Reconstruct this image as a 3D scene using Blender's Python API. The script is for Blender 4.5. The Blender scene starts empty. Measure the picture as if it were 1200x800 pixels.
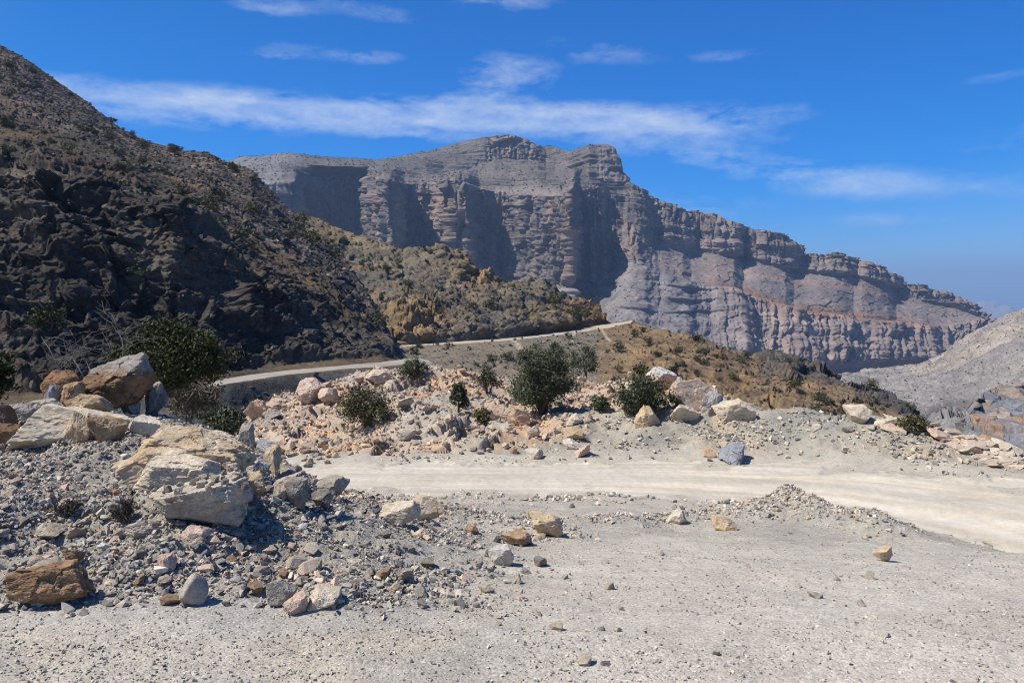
import bpy, bmesh, math, random
import numpy as np
from mathutils import Vector, Matrix

random.seed(7)
RNG = np.random.default_rng(11)
F32 = np.float32
FOC = 933.33          # focal length in photo pixels (28 mm on a 36 mm wide, 1200 px sensor)
EYE = 1.7             # camera height above the gravel it stands on
HZ = 340.0            # photo row of eye level

scene = bpy.context.scene
col = scene.collection

# ------------------------------------------------------------------ noise
def _h(ix, iy, iz, seed):
    h = (ix.astype(np.uint32) * np.uint32(73856093)) ^ (iy.astype(np.uint32) * np.uint32(19349663)) \
        ^ (iz.astype(np.uint32) * np.uint32(83492791)) ^ np.uint32((seed * 2654435761) & 0xffffffff)
    h ^= h >> np.uint32(13)
    h *= np.uint32(0x5bd1e995)
    h ^= h >> np.uint32(15)
    h *= np.uint32(0x27d4eb2d)
    h ^= h >> np.uint32(14)
    return h

def _r3(h):
    return ((h & np.uint32(1023)).astype(F32) / 1023, ((h >> np.uint32(10)) & np.uint32(1023)).astype(F32) / 1023,
            ((h >> np.uint32(20)) & np.uint32(1023)).astype(F32) / 1023)

def perlin(x, y, z, seed=0):
    x = np.asarray(x, F32); y = np.asarray(y, F32); z = np.asarray(z, F32)
    x, y, z = np.broadcast_arrays(x, y, z)
    fx = np.floor(x); fy = np.floor(y); fz = np.floor(z)
    ix = fx.astype(np.int32); iy = fy.astype(np.int32); iz = fz.astype(np.int32)
    x = x - fx; y = y - fy; z = z - fz
    u = x*x*x*(x*(x*6-15)+10); v = y*y*y*(y*(y*6-15)+10); w = z*z*z*(z*(z*6-15)+10)
    out = 0
    for dx in (0, 1):
        wx = u if dx else 1-u
        for dy in (0, 1):
            wy = v if dy else 1-v
            for dz in (0, 1):
                wz = w if dz else 1-w
                a, b, c = _r3(_h(ix+dx, iy+dy, iz+dz, seed))
                out = out + wx*wy*wz*((a*2-1)*(x-dx)+(b*2-1)*(y-dy)+(c*2-1)*(z-dz))
    return out * F32(1.5)

def fbm(x, y, z, octv=4, seed=0, gain=.5, lac=2.03):
    a = 1.0; s = 0; f = 1.0
    for o in range(octv):
        s = s + a*perlin(x*f, y*f, z*f, seed+o*17)
        a *= gain; f *= lac
    return s

def ridged(x, y, z, octv=4, seed=0, gain=.5, lac=2.07):
    a = 1.0; s = 0; f = 1.0
    for o in range(octv):
        s = s + a*(1-2*np.abs(perlin(x*f, y*f, z*f, seed+o*13)))
        a *= gain; f *= lac
    return s * .5

def facet(x, y, z, seed=0, tilt=1.0):
    """Broken-rock noise: each Worley cell is a plane tilted its own way. Returns (height, F1, cell random)."""
    fx = np.floor(x); fy = np.floor(y); fz = np.floor(z)
    ix = fx.astype(np.int32); iy = fy.astype(np.int32); iz = fz.astype(np.int32)
    x = (x-fx).astype(F32); y = (y-fy).astype(F32); z = (z-fz).astype(F32)
    best = np.full(x.shape, 9, F32)
    bx = np.zeros_like(x); by = np.zeros_like(x); bz = np.zeros_like(x)
    bh = np.zeros(x.shape, np.uint32)
    for dx in (-1, 0, 1):
        for dy in (-1, 0, 1):
            for dz in (-1, 0, 1):
                h = _h(ix+dx, iy+dy, iz+dz, seed)
                a, b, c = _r3(h)
                rx = x-dx-a; ry = y-dy-b; rz = z-dz-c
                d = rx*rx+ry*ry+rz*rz
                m = d < best
                best = np.where(m, d, best)
                bx = np.where(m, rx, bx); by = np.where(m, ry, by); bz = np.where(m, rz, bz)
                bh = np.where(m, h, bh)
    g = _h(bh.astype(np.int32), bh.astype(np.int32) >> 7, bh.astype(np.int32) >> 3, seed+5)
    a, b, c = _r3(g)
    val = ((bh >> np.uint32(5)) & np.uint32(1023)).astype(F32)/1023
    return (val-.5) + tilt*((a*2-1)*bx+(b*2-1)*by+(c*2-1)*bz), np.sqrt(best), val

def sstep(a, b, x):
    t = np.clip((x-a)/(b-a), 0, 1)
    return t*t*(3-2*t)

def lerpc(c, c2, m):
    m = np.asarray(m)[..., None]
    return c*(1-m) + np.asarray(c2, F32)*m

def zof(py, d): return EYE-(py-HZ)/FOC*d
def pyof(z, d): return HZ+(EYE-z)/d*FOC

# ------------------------------------------------------------------ scene helpers
def tag(o, label=None, cat=None, group=None, kind=None):
    if label: o['label'] = label
    if cat: o['category'] = cat
    if group: o['group'] = group
    if kind: o['kind'] = kind
    return o

def mesh_np(name, V, Fa, mat=None, colors=None, smooth=False):
    """Mesh from a vertex array and an array of equal-sided faces."""
    me = bpy.data.meshes.new(name)
    n = Fa.shape[1]; nf = Fa.shape[0]
    me.vertices.add(len(V)); me.vertices.foreach_set('co', np.ascontiguousarray(V, F32).ravel())
    me.loops.add(nf*n); me.loops.foreach_set('vertex_index', np.ascontiguousarray(Fa, np.int32).ravel())
    me.polygons.add(nf)
    me.polygons.foreach_set('loop_start', np.arange(0, nf*n, n, dtype=np.int32))
    me.polygons.foreach_set('loop_total', np.full(nf, n, np.int32))
    me.polygons.foreach_set('use_smooth', np.full(nf, smooth, bool))
    if colors is not None:
        at = me.attributes.new('Col', 'FLOAT_COLOR', 'POINT')
        c = np.ones((len(V), 4), F32); c[:, :3] = colors
        at.data.foreach_set('color', c.ravel())
    me.update(calc_edges=True)
    if mat: me.materials.append(mat)
    return me

def link(name, me, parent=None, loc=None):
    o = bpy.data.objects.new(name, me); col.objects.link(o)
    if parent: o.parent = parent
    if loc is not None: o.location = loc
    return o

class Patch:
    """Terrain sheet lofted through profile lines (near to far); each line gives height and distance along a bearing."""
    def __init__(self, px0, px1, step, lines, rows, smooth_u=0, smooth_v=0):
        n = int((px1-px0)/step)+1
        px = np.linspace(px0, px1, n).astype(F32)
        L = []
        for ln in lines:
            a = np.array(ln, float)
            d = np.interp(px, a[:, 0], a[:, 1]); zz = np.interp(px, a[:, 0], a[:, 2])
            if smooth_u:
                k = np.exp(-.5*(np.arange(-3*smooth_u, 3*smooth_u+1)/smooth_u)**2); k /= k.sum()
                pad = 3*smooth_u
                d = np.convolve(np.pad(d, pad, 'edge'), k, 'valid'); zz = np.convolve(np.pad(zz, pad, 'edge'), k, 'valid')
            L.append((d, zz))
        D = []; Z = []; T = []
        for k in range(len(L)-1):
            r = rows[k]
            ts = np.arange(r)/r
            if k == len(L)-2: ts = np.linspace(0, 1, r)
            for t in ts:
                D.append(L[k][0]*(1-t)+L[k+1][0]*t); Z.append(L[k][1]*(1-t)+L[k+1][1]*t); T.append(k+t)
        D = np.array(D, F32).T; Z = np.array(Z, F32).T
        if smooth_v:
            kk = np.exp(-.5*(np.arange(-3*smooth_v, 3*smooth_v+1)/smooth_v)**2); kk /= kk.sum()
            p = 3*smooth_v
            sm = lambda A: sum(kk[q]*np.pad(A, ((0, 0), (p, p)), 'edge')[:, q:q+A.shape[1]] for q in range(2*p+1))
            D = sm(D).astype(F32); Z = sm(Z).astype(F32)
        self.px = np.repeat(px[:, None], D.shape[1], 1); self.T = np.repeat(np.array(T, F32)[None], n, 0)
        self.X = (self.px-600)/F32(FOC)*D; self.Y = D; self.Z = Z
        self.py = pyof(Z, D)
        self.col = None
    def normals(self):
        P = np.stack([self.X, self.Y, self.Z], -1)
        a = np.gradient(P, axis=0); b = np.gradient(P, axis=1)
        n = np.cross(a, b); n /= np.linalg.norm(n, axis=-1, keepdims=True)+1e-9
        return n
    def push(self, disp, N=None):
        N = self.normals() if N is None else N
        self.X = self.X+N[..., 0]*disp; self.Y = self.Y+N[..., 1]*disp; self.Z = self.Z+N[..., 2]*disp
    def finish(self):
        self.py = pyof(self.Z, self.Y)
    def ray(self, px, py):
        """ground point seen at a photo position, and its normal"""
        i = int(np.clip(round((px-self.px[0, 0])/(self.px[1, 0]-self.px[0, 0])), 0, self.px.shape[0]-1))
        rows = self.py[i]
        j = int(np.argmax(rows <= py)) if (rows <= py).any() else int(np.argmin(rows))
        return np.array([self.X[i, j], self.Y[i, j], self.Z[i, j]]), i, j
    def drop(self, x, y):
        i = int(np.clip(round((x/y*FOC+600-self.px[0, 0])/(self.px[1, 0]-self.px[0, 0])), 0, self.px.shape[0]-1))
        return float(np.interp(y, self.Y[i], self.Z[i]))
    def build(self, name, mat, mask=None, label=None, smooth=True):
        nu, nv = self.X.shape
        idx = np.arange(nu*nv).reshape(nu, nv)
        Fa = np.stack([idx[:-1, :-1], idx[1:, :-1], idx[1:, 1:], idx[:-1, 1:]], -1).reshape(-1, 4)
        if mask is not None: Fa = Fa[mask[:-1, :-1].ravel()]
        used = np.unique(Fa); remap = np.zeros(nu*nv, np.int64); remap[used] = np.arange(len(used))
        V = np.stack([self.X, self.Y, self.Z], -1).reshape(-1, 3)[used]
        C = self.col.reshape(-1, 3)[used]
        return link(name, mesh_np(name, V, remap[Fa], mat, C, smooth))

# ------------------------------------------------------------------ materials
def newmat(name):
    m = bpy.data.materials.new(name); m.use_nodes = True
    nt = m.node_tree; b = nt.nodes['Principled BSDF']
    b.inputs['Roughness'].default_value = .92
    b.inputs['Specular IOR Level'].default_value = .15
    return m, nt, b

def N_(nt, typ, **kw):
    n = nt.nodes.new(typ)
    for k, v in kw.items():
        if k.startswith('_'): setattr(n, k[1:], v)
        else: n.inputs[k.replace('_', ' ')].default_value = v
    return n

def mult(nt, a, b):
    m = nt.nodes.new('ShaderNodeMix'); m.data_type = 'RGBA'; m.blend_type = 'MULTIPLY'
    m.inputs[0].default_value = 1
    nt.links.new(a, m.inputs[6]); nt.links.new(b, m.inputs[7])
    return m.outputs[2]

def ramp(nt, fac, stops):
    r = nt.nodes.new('ShaderNodeValToRGB'); e = r.color_ramp.elements
    while len(e) < len(stops): e.new(.5)
    for q, (p, c) in enumerate(stops):
        e[q].position = p
        e[q].color = (c, c, c, 1) if not hasattr(c, '__len__') else (*c, 1)
    nt.links.new(fac, r.inputs[0]); return r.outputs[0]

def rock_mat(name, scales, lo=.65, hi=1.3, bump=.6, bdist=.05, cell=None, cellw=1., attr=True, base=None, smooth_r=.92):
    """weathered stone or soil: vertex colour (or base) varied by noises of the given scales, with bump from the same"""
    m, nt, b = newmat(name)
    b.inputs['Roughness'].default_value = smooth_r
    tc = N_(nt, 'ShaderNodeTexCoord')
    if attr:
        c = N_(nt, 'ShaderNodeAttribute', _attribute_name='Col').outputs['Color']
    else:
        rgb = N_(nt, 'ShaderNodeRGB'); rgb.outputs[0].default_value = (*base, 1); c = rgb.outputs[0]
    hsum = None
    for q, s in enumerate(scales):
        n = N_(nt, 'ShaderNodeTexNoise', Scale=s, Detail=6.0, Roughness=.65)
        nt.links.new(tc.outputs['Object'], n.inputs['Vector'])
        c = mult(nt, c, ramp(nt, n.outputs['Fac'], [(.3, lo), (.7, hi)]))
        if hsum is None: hsum = n.outputs['Fac']
        else:
            ad = N_(nt, 'ShaderNodeMath', _operation='MULTIPLY_ADD'); ad.inputs[1].default_value = .5
            nt.links.new(n.outputs['Fac'], ad.inputs[0]); nt.links.new(hsum, ad.inputs[2]); hsum = ad.outputs[0]
    if cell:
        v = N_(nt, 'ShaderNodeTexVoronoi', Scale=cell)
        nt.links.new(tc.outputs['Object'], v.inputs['Vector'])
        sep = N_(nt, 'ShaderNodeSeparateColor'); nt.links.new(v.outputs['Color'], sep.inputs[0])
        c = mult(nt, c, ramp(nt, sep.outputs[0], [(0, 1-.4*cellw), (.55, 1), (.9, 1+.12*cellw), (1, 1+.5*cellw)]))
        ad = N_(nt, 'ShaderNodeMath', _operation='MULTIPLY_ADD'); ad.inputs[1].default_value = -.8*cellw
        nt.links.new(v.outputs['Distance'], ad.inputs[0]); nt.links.new(hsum, ad.inputs[2]); hsum = ad.outputs[0]
    bp = N_(nt, 'ShaderNodeBump', Strength=bump, Distance=bdist)
    nt.links.new(hsum, bp.inputs['Height']); nt.links.new(bp.outputs[0], b.inputs['Normal'])
    nt.links.new(c, b.inputs['Base Color'])
    return m

M_ground = rock_mat('gravelly_ground', (.8, 8.0, 45.0), .86, 1.14, .7, .012, cell=75, cellw=.55)
M_road = rock_mat('packed_dirt', (.7, 9.0, 40.0), .92, 1.08, .35, .01)
M_hill = rock_mat('dark_hillside', (.12, 1.1, 3.5), .66, 1.34, .8, .25)
M_spur = rock_mat('brown_hillside', (.15, 1.3, 4.0), .68, 1.32, .8, .2)
M_mass = rock_mat('banded_limestone', (.018, .13), .72, 1.28, .9, 5.0)
M_slope = rock_mat('grey_scree_slope', (.03, .2, .6), .72, 1.28, .8, 1.2)
M_far = rock_mat('far_range', (.002, .01), .8, 1.2, .5, 20)
M_stone = rock_mat('broken_stone', (4.0, 26.0, 90.0), .80, 1.20, .8, .012)
M_gravel = rock_mat('gravel_stone', (30.0,), .8, 1.2, .2, .005)
M_crag = rock_mat('pale_broken_rock', (.9, 7.0), .8, 1.2, .7, .06)
M_outcrop = rock_mat('layered_rock', (.5, 4.0), .7, 1.3, .8, .1)

def leaf_mat(name, c1, c2):
    m, nt, b = newmat(name)
    b.inputs['Roughness'].default_value = .6
    at = N_(nt, 'ShaderNodeAttribute', _attribute_name='Col')
    oi = N_(nt, 'ShaderNodeObjectInfo')
    mx = nt.nodes.new('ShaderNodeMix'); mx.data_type = 'RGBA'
    mx.inputs[6].default_value = (*c1, 1); mx.inputs[7].default_value = (*c2, 1)
    sep = N_(nt, 'ShaderNodeSeparateColor'); nt.links.new(at.outputs['Color'], sep.inputs[0])
    nt.links.new(sep.outputs[0], mx.inputs[0])
    c = mult(nt, mx.outputs[2], ramp(nt, oi.outputs['Random'], [(0, .75), (1, 1.25)]))
    nt.links.new(c, b.inputs['Base Color'])
    return m
M_leaf = leaf_mat('grey_green_leaves', (.036, .045, .025), (.125, .135, .075))
M_leaf_olive = leaf_mat('olive_brown_leaves', (.06, .058, .028), (.15, .14, .065))
M_leaf_dark = leaf_mat('dark_olive_leaves', (.028, .034, .012), (.085, .09, .030))
M_dry = leaf_mat('dry_twig_mass', (.08, .065, .05), (.20, .165, .125))
M_bark, _nt, _b = newmat('grey_bark'); _b.inputs['Base Color'].default_value = (.11, .085, .065, 1)
M_twig, _nt, _b = newmat('bleached_twig'); _b.inputs['Base Color'].default_value = (.20, .185, .165, 1)

# ------------------------------------------------------------------ foreground ground and road
def L(*pts):            # px, d, z
    return list(pts)
def Lp(*pts):           # px, d, py  -> px, d, z
    return [(p, d, zof(y, d)) for p, d, y in pts]

g = [
 L((-400, 1.5, 0), (1600, 1.5, 0)),
 L((-400, 4, 0), (600, 4, 0), (1600, 3.6, -.03)),
 L((-400, 6, .07), (200, 6, .06), (300, 6, .02), (400, 6, -.1), (500, 6, -.26), (600, 6, -.36), (1200, 6, -.4), (1600, 5, -.3)),
 L((-400, 8.2, .06), (200, 8.2, .05), (300, 8.2, -.12), (350, 8.2, -.36), (400, 8.2, -.64), (500, 8.3, -.86), (600, 8.5, -.95), (1200, 8.5, -1.1), (1600, 6, -.7)),
 L((-400, 10.4, .05), (150, 10.4, .05), (200, 10.4, .0), (250, 10.4, -.18), (300, 10.4, -.6), (350, 10.4, -1.0), (400, 10.5, -1.3), (500, 10.5, -1.42), (1100, 10.5, -1.5), (1200, 10.3, -1.75), (1600, 7, -1.2)),
 L((-400, 13, -.6), (150, 13, -.6), (200, 13, -.9), (300, 13, -1.6), (400, 13, -1.95), (500, 13, -2.0), (1000, 13, -2.15), (1100, 12.7, -2.3), (1200, 12, -2.45), (1600, 8.5, -1.8)),
 L((-400, 22, -3.6), (350, 20.3, -3.45), (500, 20, -3.4), (700, 19.8, -3.38), (900, 18.4, -3.26), (1000, 16.8, -3.09), (1100, 15, -2.95), (1200, 13.4, -2.85), (1600, 9.5, -2.5)),
 L((-400, 26, -3.6), (350, 23.6, -3.45), (600, 23.4, -3.4), (800, 23.4, -3.38), (900, 22.6, -3.26), (1000, 21.4, -3.07), (1100, 20, -2.93), (1200, 18.5, -2.78), (1600, 14.5, -2.5)),
 L((-400, 26.8, -3.6), (350, 24.4, -3.4), (600, 24.1, -3.32), (800, 24.0, -3.28), (900, 23.2, -3.18), (1000, 22.0, -2.98), (1100, 20.6, -2.86), (1200, 19.2, -2.72), (1600, 15.3, -2.45)),
 Lp((-400, 29, 540), (300, 27, 528), (400, 27, 521), (500, 27, 512), (560, 27, 505), (640, 27, 500), (700, 27, 492), (760, 27, 482), (800, 27, 478), (860, 27, 475), (900, 26.5, 476), (950, 26, 481), (1000, 25, 487), (1050, 24.5, 493), (1100, 24, 502), (1200, 22, 537), (1600, 18, 580)),
 Lp((-400, 40, 560), (200, 40, 545), (255, 39, 535), (285, 39, 500), (305, 39, 480), (350, 41, 464), (400, 42, 447), (440, 43, 437), (520, 44, 429), (560, 44, 436), (620, 43, 446), (700, 41, 448), (780, 40, 446), (830, 37, 462), (860, 33, 476), (900, 31, 500), (1000, 30, 530), (1200, 27, 575), (1600, 23, 610)),
 L((-400, 60, -14), (250, 60, -14), (350, 60, -11), (520, 58, -8.5), (700, 58, -9), (800, 56, -11), (900, 55, -15), (1200, 50, -17), (1600, 45, -17)),
 L((-400, 85, -26), (1600, 85, -30)),
]
G = Patch(-400, 1600, 1.5, g, [30, 190, 130, 90, 70, 70, 60, 18, 90, 110, 40, 14], smooth_u=7, smooth_v=2)
X, Y, Z, px, T = G.X, G.Y, G.Z, G.px, G.T
road = sstep(5.93, 6.1, T+.22*fbm(X*.7, Y*.7, 0, 4, 3, .6))*(1-sstep(6.93, 7.08, T+.5*fbm(X*.6, Y*.6, 0, 4, 9, .6)*sstep(6.6, 6.9, T)))
# windrow of gravel right of centre, and the low ridge of spoil running on from the left bank
def ridge_add(pts, width, height, seed):
    best = np.full(X.shape, 99, F32); hh = np.zeros_like(X)
    for (a, b) in zip(pts[:-1], pts[1:]):
        ax, ay = (a[0]-600)/FOC*a[1], a[1]; bx, by = (b[0]-600)/FOC*b[1], b[1]
        t = np.clip(((X-ax)*(bx-ax)+(Y-ay)*(by-ay))/((bx-ax)**2+(by-ay)**2), 0, 1)
        dd = np.hypot(X-ax-t*(bx-ax), Y-ay-t*(by-ay)); m = dd < best
        best = np.where(m, dd, best); hh = np.where(m, a[2]*(1-t)+b[2]*t, hh)
    return hh*height*np.exp(-(best/width)**2)*(1+.25*fbm(X*1.6, Y*1.6, 0, 3, seed))
R1 = ridge_add([(650, 10.2, .15), (720, 10.6, .6), (780, 11.0, .45), (850, 11.6, .6), (925, 12.0, 1.25), (970, 11.4, .95), (1040, 10.2, .6), (1075, 9.8, .1)], .62, .44, 21)
Z = Z + R1
R2 = ridge_add([(430, 10.5, .9), (500, 10.2, .7), (560, 9.6, .55), (640, 8.6, .5), (650, 7.6, .25)], .8, .26, 31)
Z = Z + R2
bank = np.clip((1-sstep(330, 660, px+60*fbm(X*.6, Y*.6, 0, 3, 5)))*sstep(4.05, 4.7, Y+.35*fbm(X*.8, Y*.8, 0, 3, 6)+.0*px)*(1-sstep(14, 18, Y)), 0, 1)
knoll = sstep(8.15, 8.5, T+.25*fbm(X*.15, Y*.15, 0, 3, 41))*(1-sstep(10.3, 10.8, T))*sstep(240, 300, px)*(1-sstep(620, 700, px+40*fbm(X*.3, Y*.3, 0, 2, 8))*(1-sstep(8.95, 9.2, T)))*(1-sstep(845, 880, px))
berm = sstep(7.9, 8.3, T)*(1-knoll)*(1-sstep(9.6, 10.5, T))
# relief
Z = Z + .10*fbm(X*.35, Y*.35, 0, 4, 1)*(1-road)*sstep(3, 9, Y)
Z = Z + .012*fbm(X*2.2, Y*2.2, 0, 4, 2)*(1-.6*road)
Z = Z + bank*.13*sstep(4.6, 6.2, Y)*(1-sstep(9.5, 11, Y))
Z = Z + bank*(.17*fbm(X*.8, Y*.8, 0, 4, 12)+.03*facet(X/.35, Y/.35, Z/.35, 13, .9)[0]+.028*fbm(X*6, Y*6, 0, 3, 14))
h1, f1, c1 = facet(X/1.9, Y/1.9, Z/1.9, 3, .9)
h2, f2, c2 = facet(X/.62, Y/.62, Z/.62, 4, .9)
Z = Z + knoll*(.42*h1+.12*h2+.35*fbm(X*.22, Y*.22, 0, 3, 77))
Z = Z + berm*(.16*fbm(X*.8, Y*.8, 0, 4, 15)+.05*h2)
# wheel tracks on the road
tr = (T-6)
rut = np.exp(-((tr-.28)/.09)**2)+np.exp(-((tr-.70)/.09)**2)
Z = Z - .03*rut*road + .035*np.exp(-((tr-.5)/.1)**2)*road + .012*fbm(X*4, Y*4, 0, 3, 18)*road + .02*fbm(X*.7, Y*.7, 0, 3, 19)*road
G.Z = Z
# colours (real surface colours)
c = np.empty(X.shape+(3,), F32); c[:] = (.405, .377, .328)
n1 = fbm(X*.45, Y*.45, 0, 4, 51); n2 = fbm(X*1.7, Y*1.7, 0, 3, 52)
c = lerpc(c, (.36, .34, .305), sstep(-.1, .5, n1))
c = lerpc(c, (.43, .385, .315), .7*sstep(.0, .6, n2))
c = lerpc(c, (.455, .425, .375), .8*sstep(560, 760, px+70*n1)*(1-sstep(7.5, 10, Y)))       # packed pale lot
# wheel tracks curving across the lot from the lower left to the road on the right
tyre = np.zeros_like(X)
for o_ in (-.75, .75, 2.1, 3.5):
    yc = 4.9+o_+.10*(X+1)**2*np.where(X > -1, .55, .25)+.12*fbm(X*.5, X*0, X*0, 2, 90)
    tyre = np.maximum(tyre, np.exp(-((Y-yc)/.19)**2)*(.55+.45*np.clip(2*fbm(X*.6, Y*.6, 0, 2, 92)+.4, 0, 1)))
tyre = tyre*(1-bank)*sstep(-4.5, -2.5, X)*(Y < 11)
Z = Z-.012*tyre; G.Z = Z
c = lerpc(c, (.48, .45, .40), tyre*.55)
c = c*.95
c = lerpc(c, (.295, .278, .245), .75*np.exp(-((T-4.3)/1.0)**2)*sstep(-.5, .5, n2+.6*n1)*(1-bank))
strip = np.exp(-((Y-4.35-.25*n1)/.32)**2)*(1-sstep(420, 620, px))
c = lerpc(c, (.29, .282, .275), .75*strip)
c = lerpc(c, (.26, .235, .20), .8*bank)
c = lerpc(c, (.31, .285, .235), berm*.8)
c = lerpc(c, (.25, .245, .225), berm*sstep(-.1, .35, fbm(X*.3, Y*.3, 0, 3, 61)))
c = lerpc(c, (.40, .30, .22), berm*.6*sstep(.15, .5, fbm(X*.35, Y*.35, 3, 3, 62))*sstep(780, 860, px))
shoulder = np.exp(-((T-5.75)/.25)**2)+np.exp(-((T-7.4)/.35)**2)
c = lerpc(c, (.40, .37, .315), np.clip(shoulder, 0, 1)*.6)
c = lerpc(c, (.44, .41, .355), sstep(4.9, 5.8, T+.3*n2)*(1-sstep(6.5, 7, T))*sstep(780, 1000, px)*.8)
rc = np.empty_like(c); rc[:] = (.455, .42, .355)
rc = lerpc(rc, (.54, .485, .395), np.clip(rut, 0, 1)*sstep(600, 900, px+80*n1))
rc = lerpc(rc, (.43, .41, .375), .7*sstep(-.1, .5, fbm(X*.25, Y*1.5, 0, 3, 71)))
lane = fbm(px*.004, tr*9, 0*px, 3, 72)
rc = lerpc(rc, (.385, .34, .27), .6*sstep(.05, .35, lane))
rc = lerpc(rc, (.55, .52, .47), .6*sstep(.05, .4, -lane))
rc = lerpc(rc, (.40, .38, .34), .6*np.exp(-((tr-.5)/.07)**2)*sstep(-.3, .3, n1))
c = c*(1-road[..., None])+rc*road[..., None]
kc = np.empty_like(c); kc[:] = (.36, .27, .20)
kc = lerpc(kc, (.40, .32, .245), sstep(.35, .65, c1))
kc = lerpc(kc, (.31, .28, .25), sstep(.7, .9, c2)*.8)
kc = lerpc(kc, (.46, .315, .205), .9*sstep(.0, .3, fbm(X*.22, Y*.3, 5, 3, 81)+.55*(1-sstep(8.75, 9.15, T))-.15))
kc = lerpc(kc, (.33, .305, .27), .7*sstep(.1, .4, fbm(X*.16, Y*.16, 9, 3, 83)))
c = c*(1-knoll[..., None])+kc*knoll[..., None]
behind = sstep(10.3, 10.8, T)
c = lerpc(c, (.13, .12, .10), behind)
G.col = np.clip(c*np.array([1., .98, .94], F32), .02, .8)
G.finish()
rmask = (road > .5)
tag(G.build('ground', M_ground, ~rmask), kind='structure')
tag(G.build('dirt_road', M_road, rmask), kind='structure')

# ------------------------------------------------------------------ left hill with the lower road
def inner(outer, pys):   # inner edge of a level road: same height, photo row given
    out = []
    for (p, d, z), y in zip(outer, pys):
        dd = (EYE-z)*FOC/(y-HZ); out.append((p, max(dd, d+4.5), z))
    return out
a2 = Lp((-400, 84, 500), (0, 86, 482), (200, 92, 462), (270, 97, 449), (300, 100, 445), (340, 104, 439), (400, 110, 433), (450, 114, 430), (470, 116, 428), (490, 117, 427), (505, 119, 428), (522, 120, 440), (541, 121, 452))
a3 = inner(a2, [493, 475, 455, 443, 438, 433, 428, 424, 421, 418, 422, 436, 449])
up = lambda L_, dd, dz: [(p, d+dd, z+dz) for p, d, z in L_]
def hillend(tab, p0=469):  # right of the nose the hill ends: the sheet falls away behind the road
    return [t for t in tab if t[0] <= p0]
A = Patch(-400, 545, 1.05, [
 L((-400, 60, -20), (545, 62, -19)),
 L((-400, 78, -14), (0, 80, -14.5), (200, 86, -14.5), (400, 103, -13.5), (545, 110, -13)),
 a2, a3,
 up([q for q in a3 if q[0] < 469], 4.5, 2.2)+[(474, 137, -11), (545, 140, -13)],
 Lp((-400, 120, 205), (0, 120, 205), (100, 119, 210), (200, 117, 245), (260, 122, 292), (320, 126, 335), (400, 131, 382), (440, 132, 398), (464, 134, 411))+[(476, 142, -14), (545, 146, -16)],
 Lp((-400, 210, 60), (0, 205, 128), (100, 190, 165), (200, 178, 210), (262, 172, 235), (320, 162, 275), (400, 146, 338), (440, 142, 378), (464, 136, 406))+[(478, 150, -18), (545, 152, -20)],
 Lp((-400, 420, -160), (-150, 410, -40), (0, 400, 52), (34, 392, 71), (57, 386, 88), (81, 380, 105), (101, 372, 118), (115, 366, 130), (145, 352, 152), (175, 342, 165), (216, 330, 176), (243, 320, 178), (262, 310, 188), (297, 290, 198), (314, 280, 217), (337, 266, 241), (358, 250, 261), (400, 212, 296), (420, 186, 325), (440, 160, 360), (455, 147, 388), (464, 140, 404))+[(480, 156, -20), (545, 158, -22)],
 L((-400, 520, 120), (0, 520, 90), (200, 440, 20), (300, 380, 0), (400, 290, -10), (464, 190, -15), (545, 190, -40)),
], [8, 30, 20, 36, 320, 170, 170, 14], smooth_u=2, smooth_v=0)
X, Y, Z, px, T = A.X, A.Y, A.Z, A.px, A.T
N = A.normals()
ng = fbm(X*.12, Y*.12, 0*X, 3, 40)
rd = (T >= 2.08+.14*ng)*(T < 2.95+.12*ng)
off = sstep(3.0, 3.6, T)+(1-sstep(1.4, 1.98, T))*.6
off = np.clip(off, 0, 1)
crag = sstep(3.2, 3.9, T)*(1-sstep(4.9, 5.5, T+.5*fbm(X*.02, Y*.02, Z*.02, 3, 3)))
H_ = Z*1.35
q_ = (X+H_)*.707; r_ = (X-H_)*.707        # ribs run down to the right
wq = 4*fbm(X*.02, Y*.02, Z*.02, 3, 6)
rib = ridged((q_+wq)/26., r_/110., Y/120., 3, 5)
rib2 = ridged((q_+wq)/9., r_/30., Y/40., 4, 15)
h1, f1, c1 = facet(q_/11, r_/16, Y/14, 23, .9)
h2, f2, c2 = facet(X/4.6, Y/4.6, Z/3.6, 24, 1.1)
h3, f3, c3 = facet(X/1.9, Y/1.9, Z/1.5, 25, 1.1)
h4, f4, c4 = facet(X/.8, Y/.8, Z/.65, 26, 1.1)
wA = Z*.85+X*.42+1.2*fbm(X*.05, Y*.05, Z*.05, 3, 7)
def terA(h, sd):
    q = wA/h+1.0*perlin(wA/(h*2.7), 0*Z, 0*Z, sd); fr = q-np.floor(q)
    return np.where(fr < .7, fr/.7-.5, .5-(fr-.7)/.3)*h
kA = sstep(-.3, .3, fbm(X*.03, Y*.03, Z*.03, 3, 9))
near = sstep(470, 440, px)
sky_t = 1-.6*sstep(6.6, 7, T)
scr = sstep(.02, .28, fbm(X*.05, Y*.05, Z*.05, 4, 30))*crag        # scree between the crags
crag = crag*(1-.85*scr)
disp = off*near*((4.0*rib*(.5+.5*crag)+1.2*rib2*(.35+.9*crag)+2.4*h1*crag+1.6*h2*(.35+.65*crag)+.7*h3*(.5+.5*crag)+.26*h4
        +crag*(.3*terA(6.5, 27)*kA+.35*terA(2.4, 29))+2.2*crag*fbm(X*.045, Y*.045, Z*.045, 3, 28)+1.3*fbm(X*.08, Y*.08, Z*.08, 4, 8)-2.5)*sky_t)
damp = sstep(3.0, 3.9, T)*.85+.15
A.push((disp*np.where(T > 3, damp, .4*(1-sstep(1.6, 1.98, T)))).astype(F32), N*np.array([1, 1, .6], F32))
X, Y, Z = A.X, A.Y, A.Z
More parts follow.
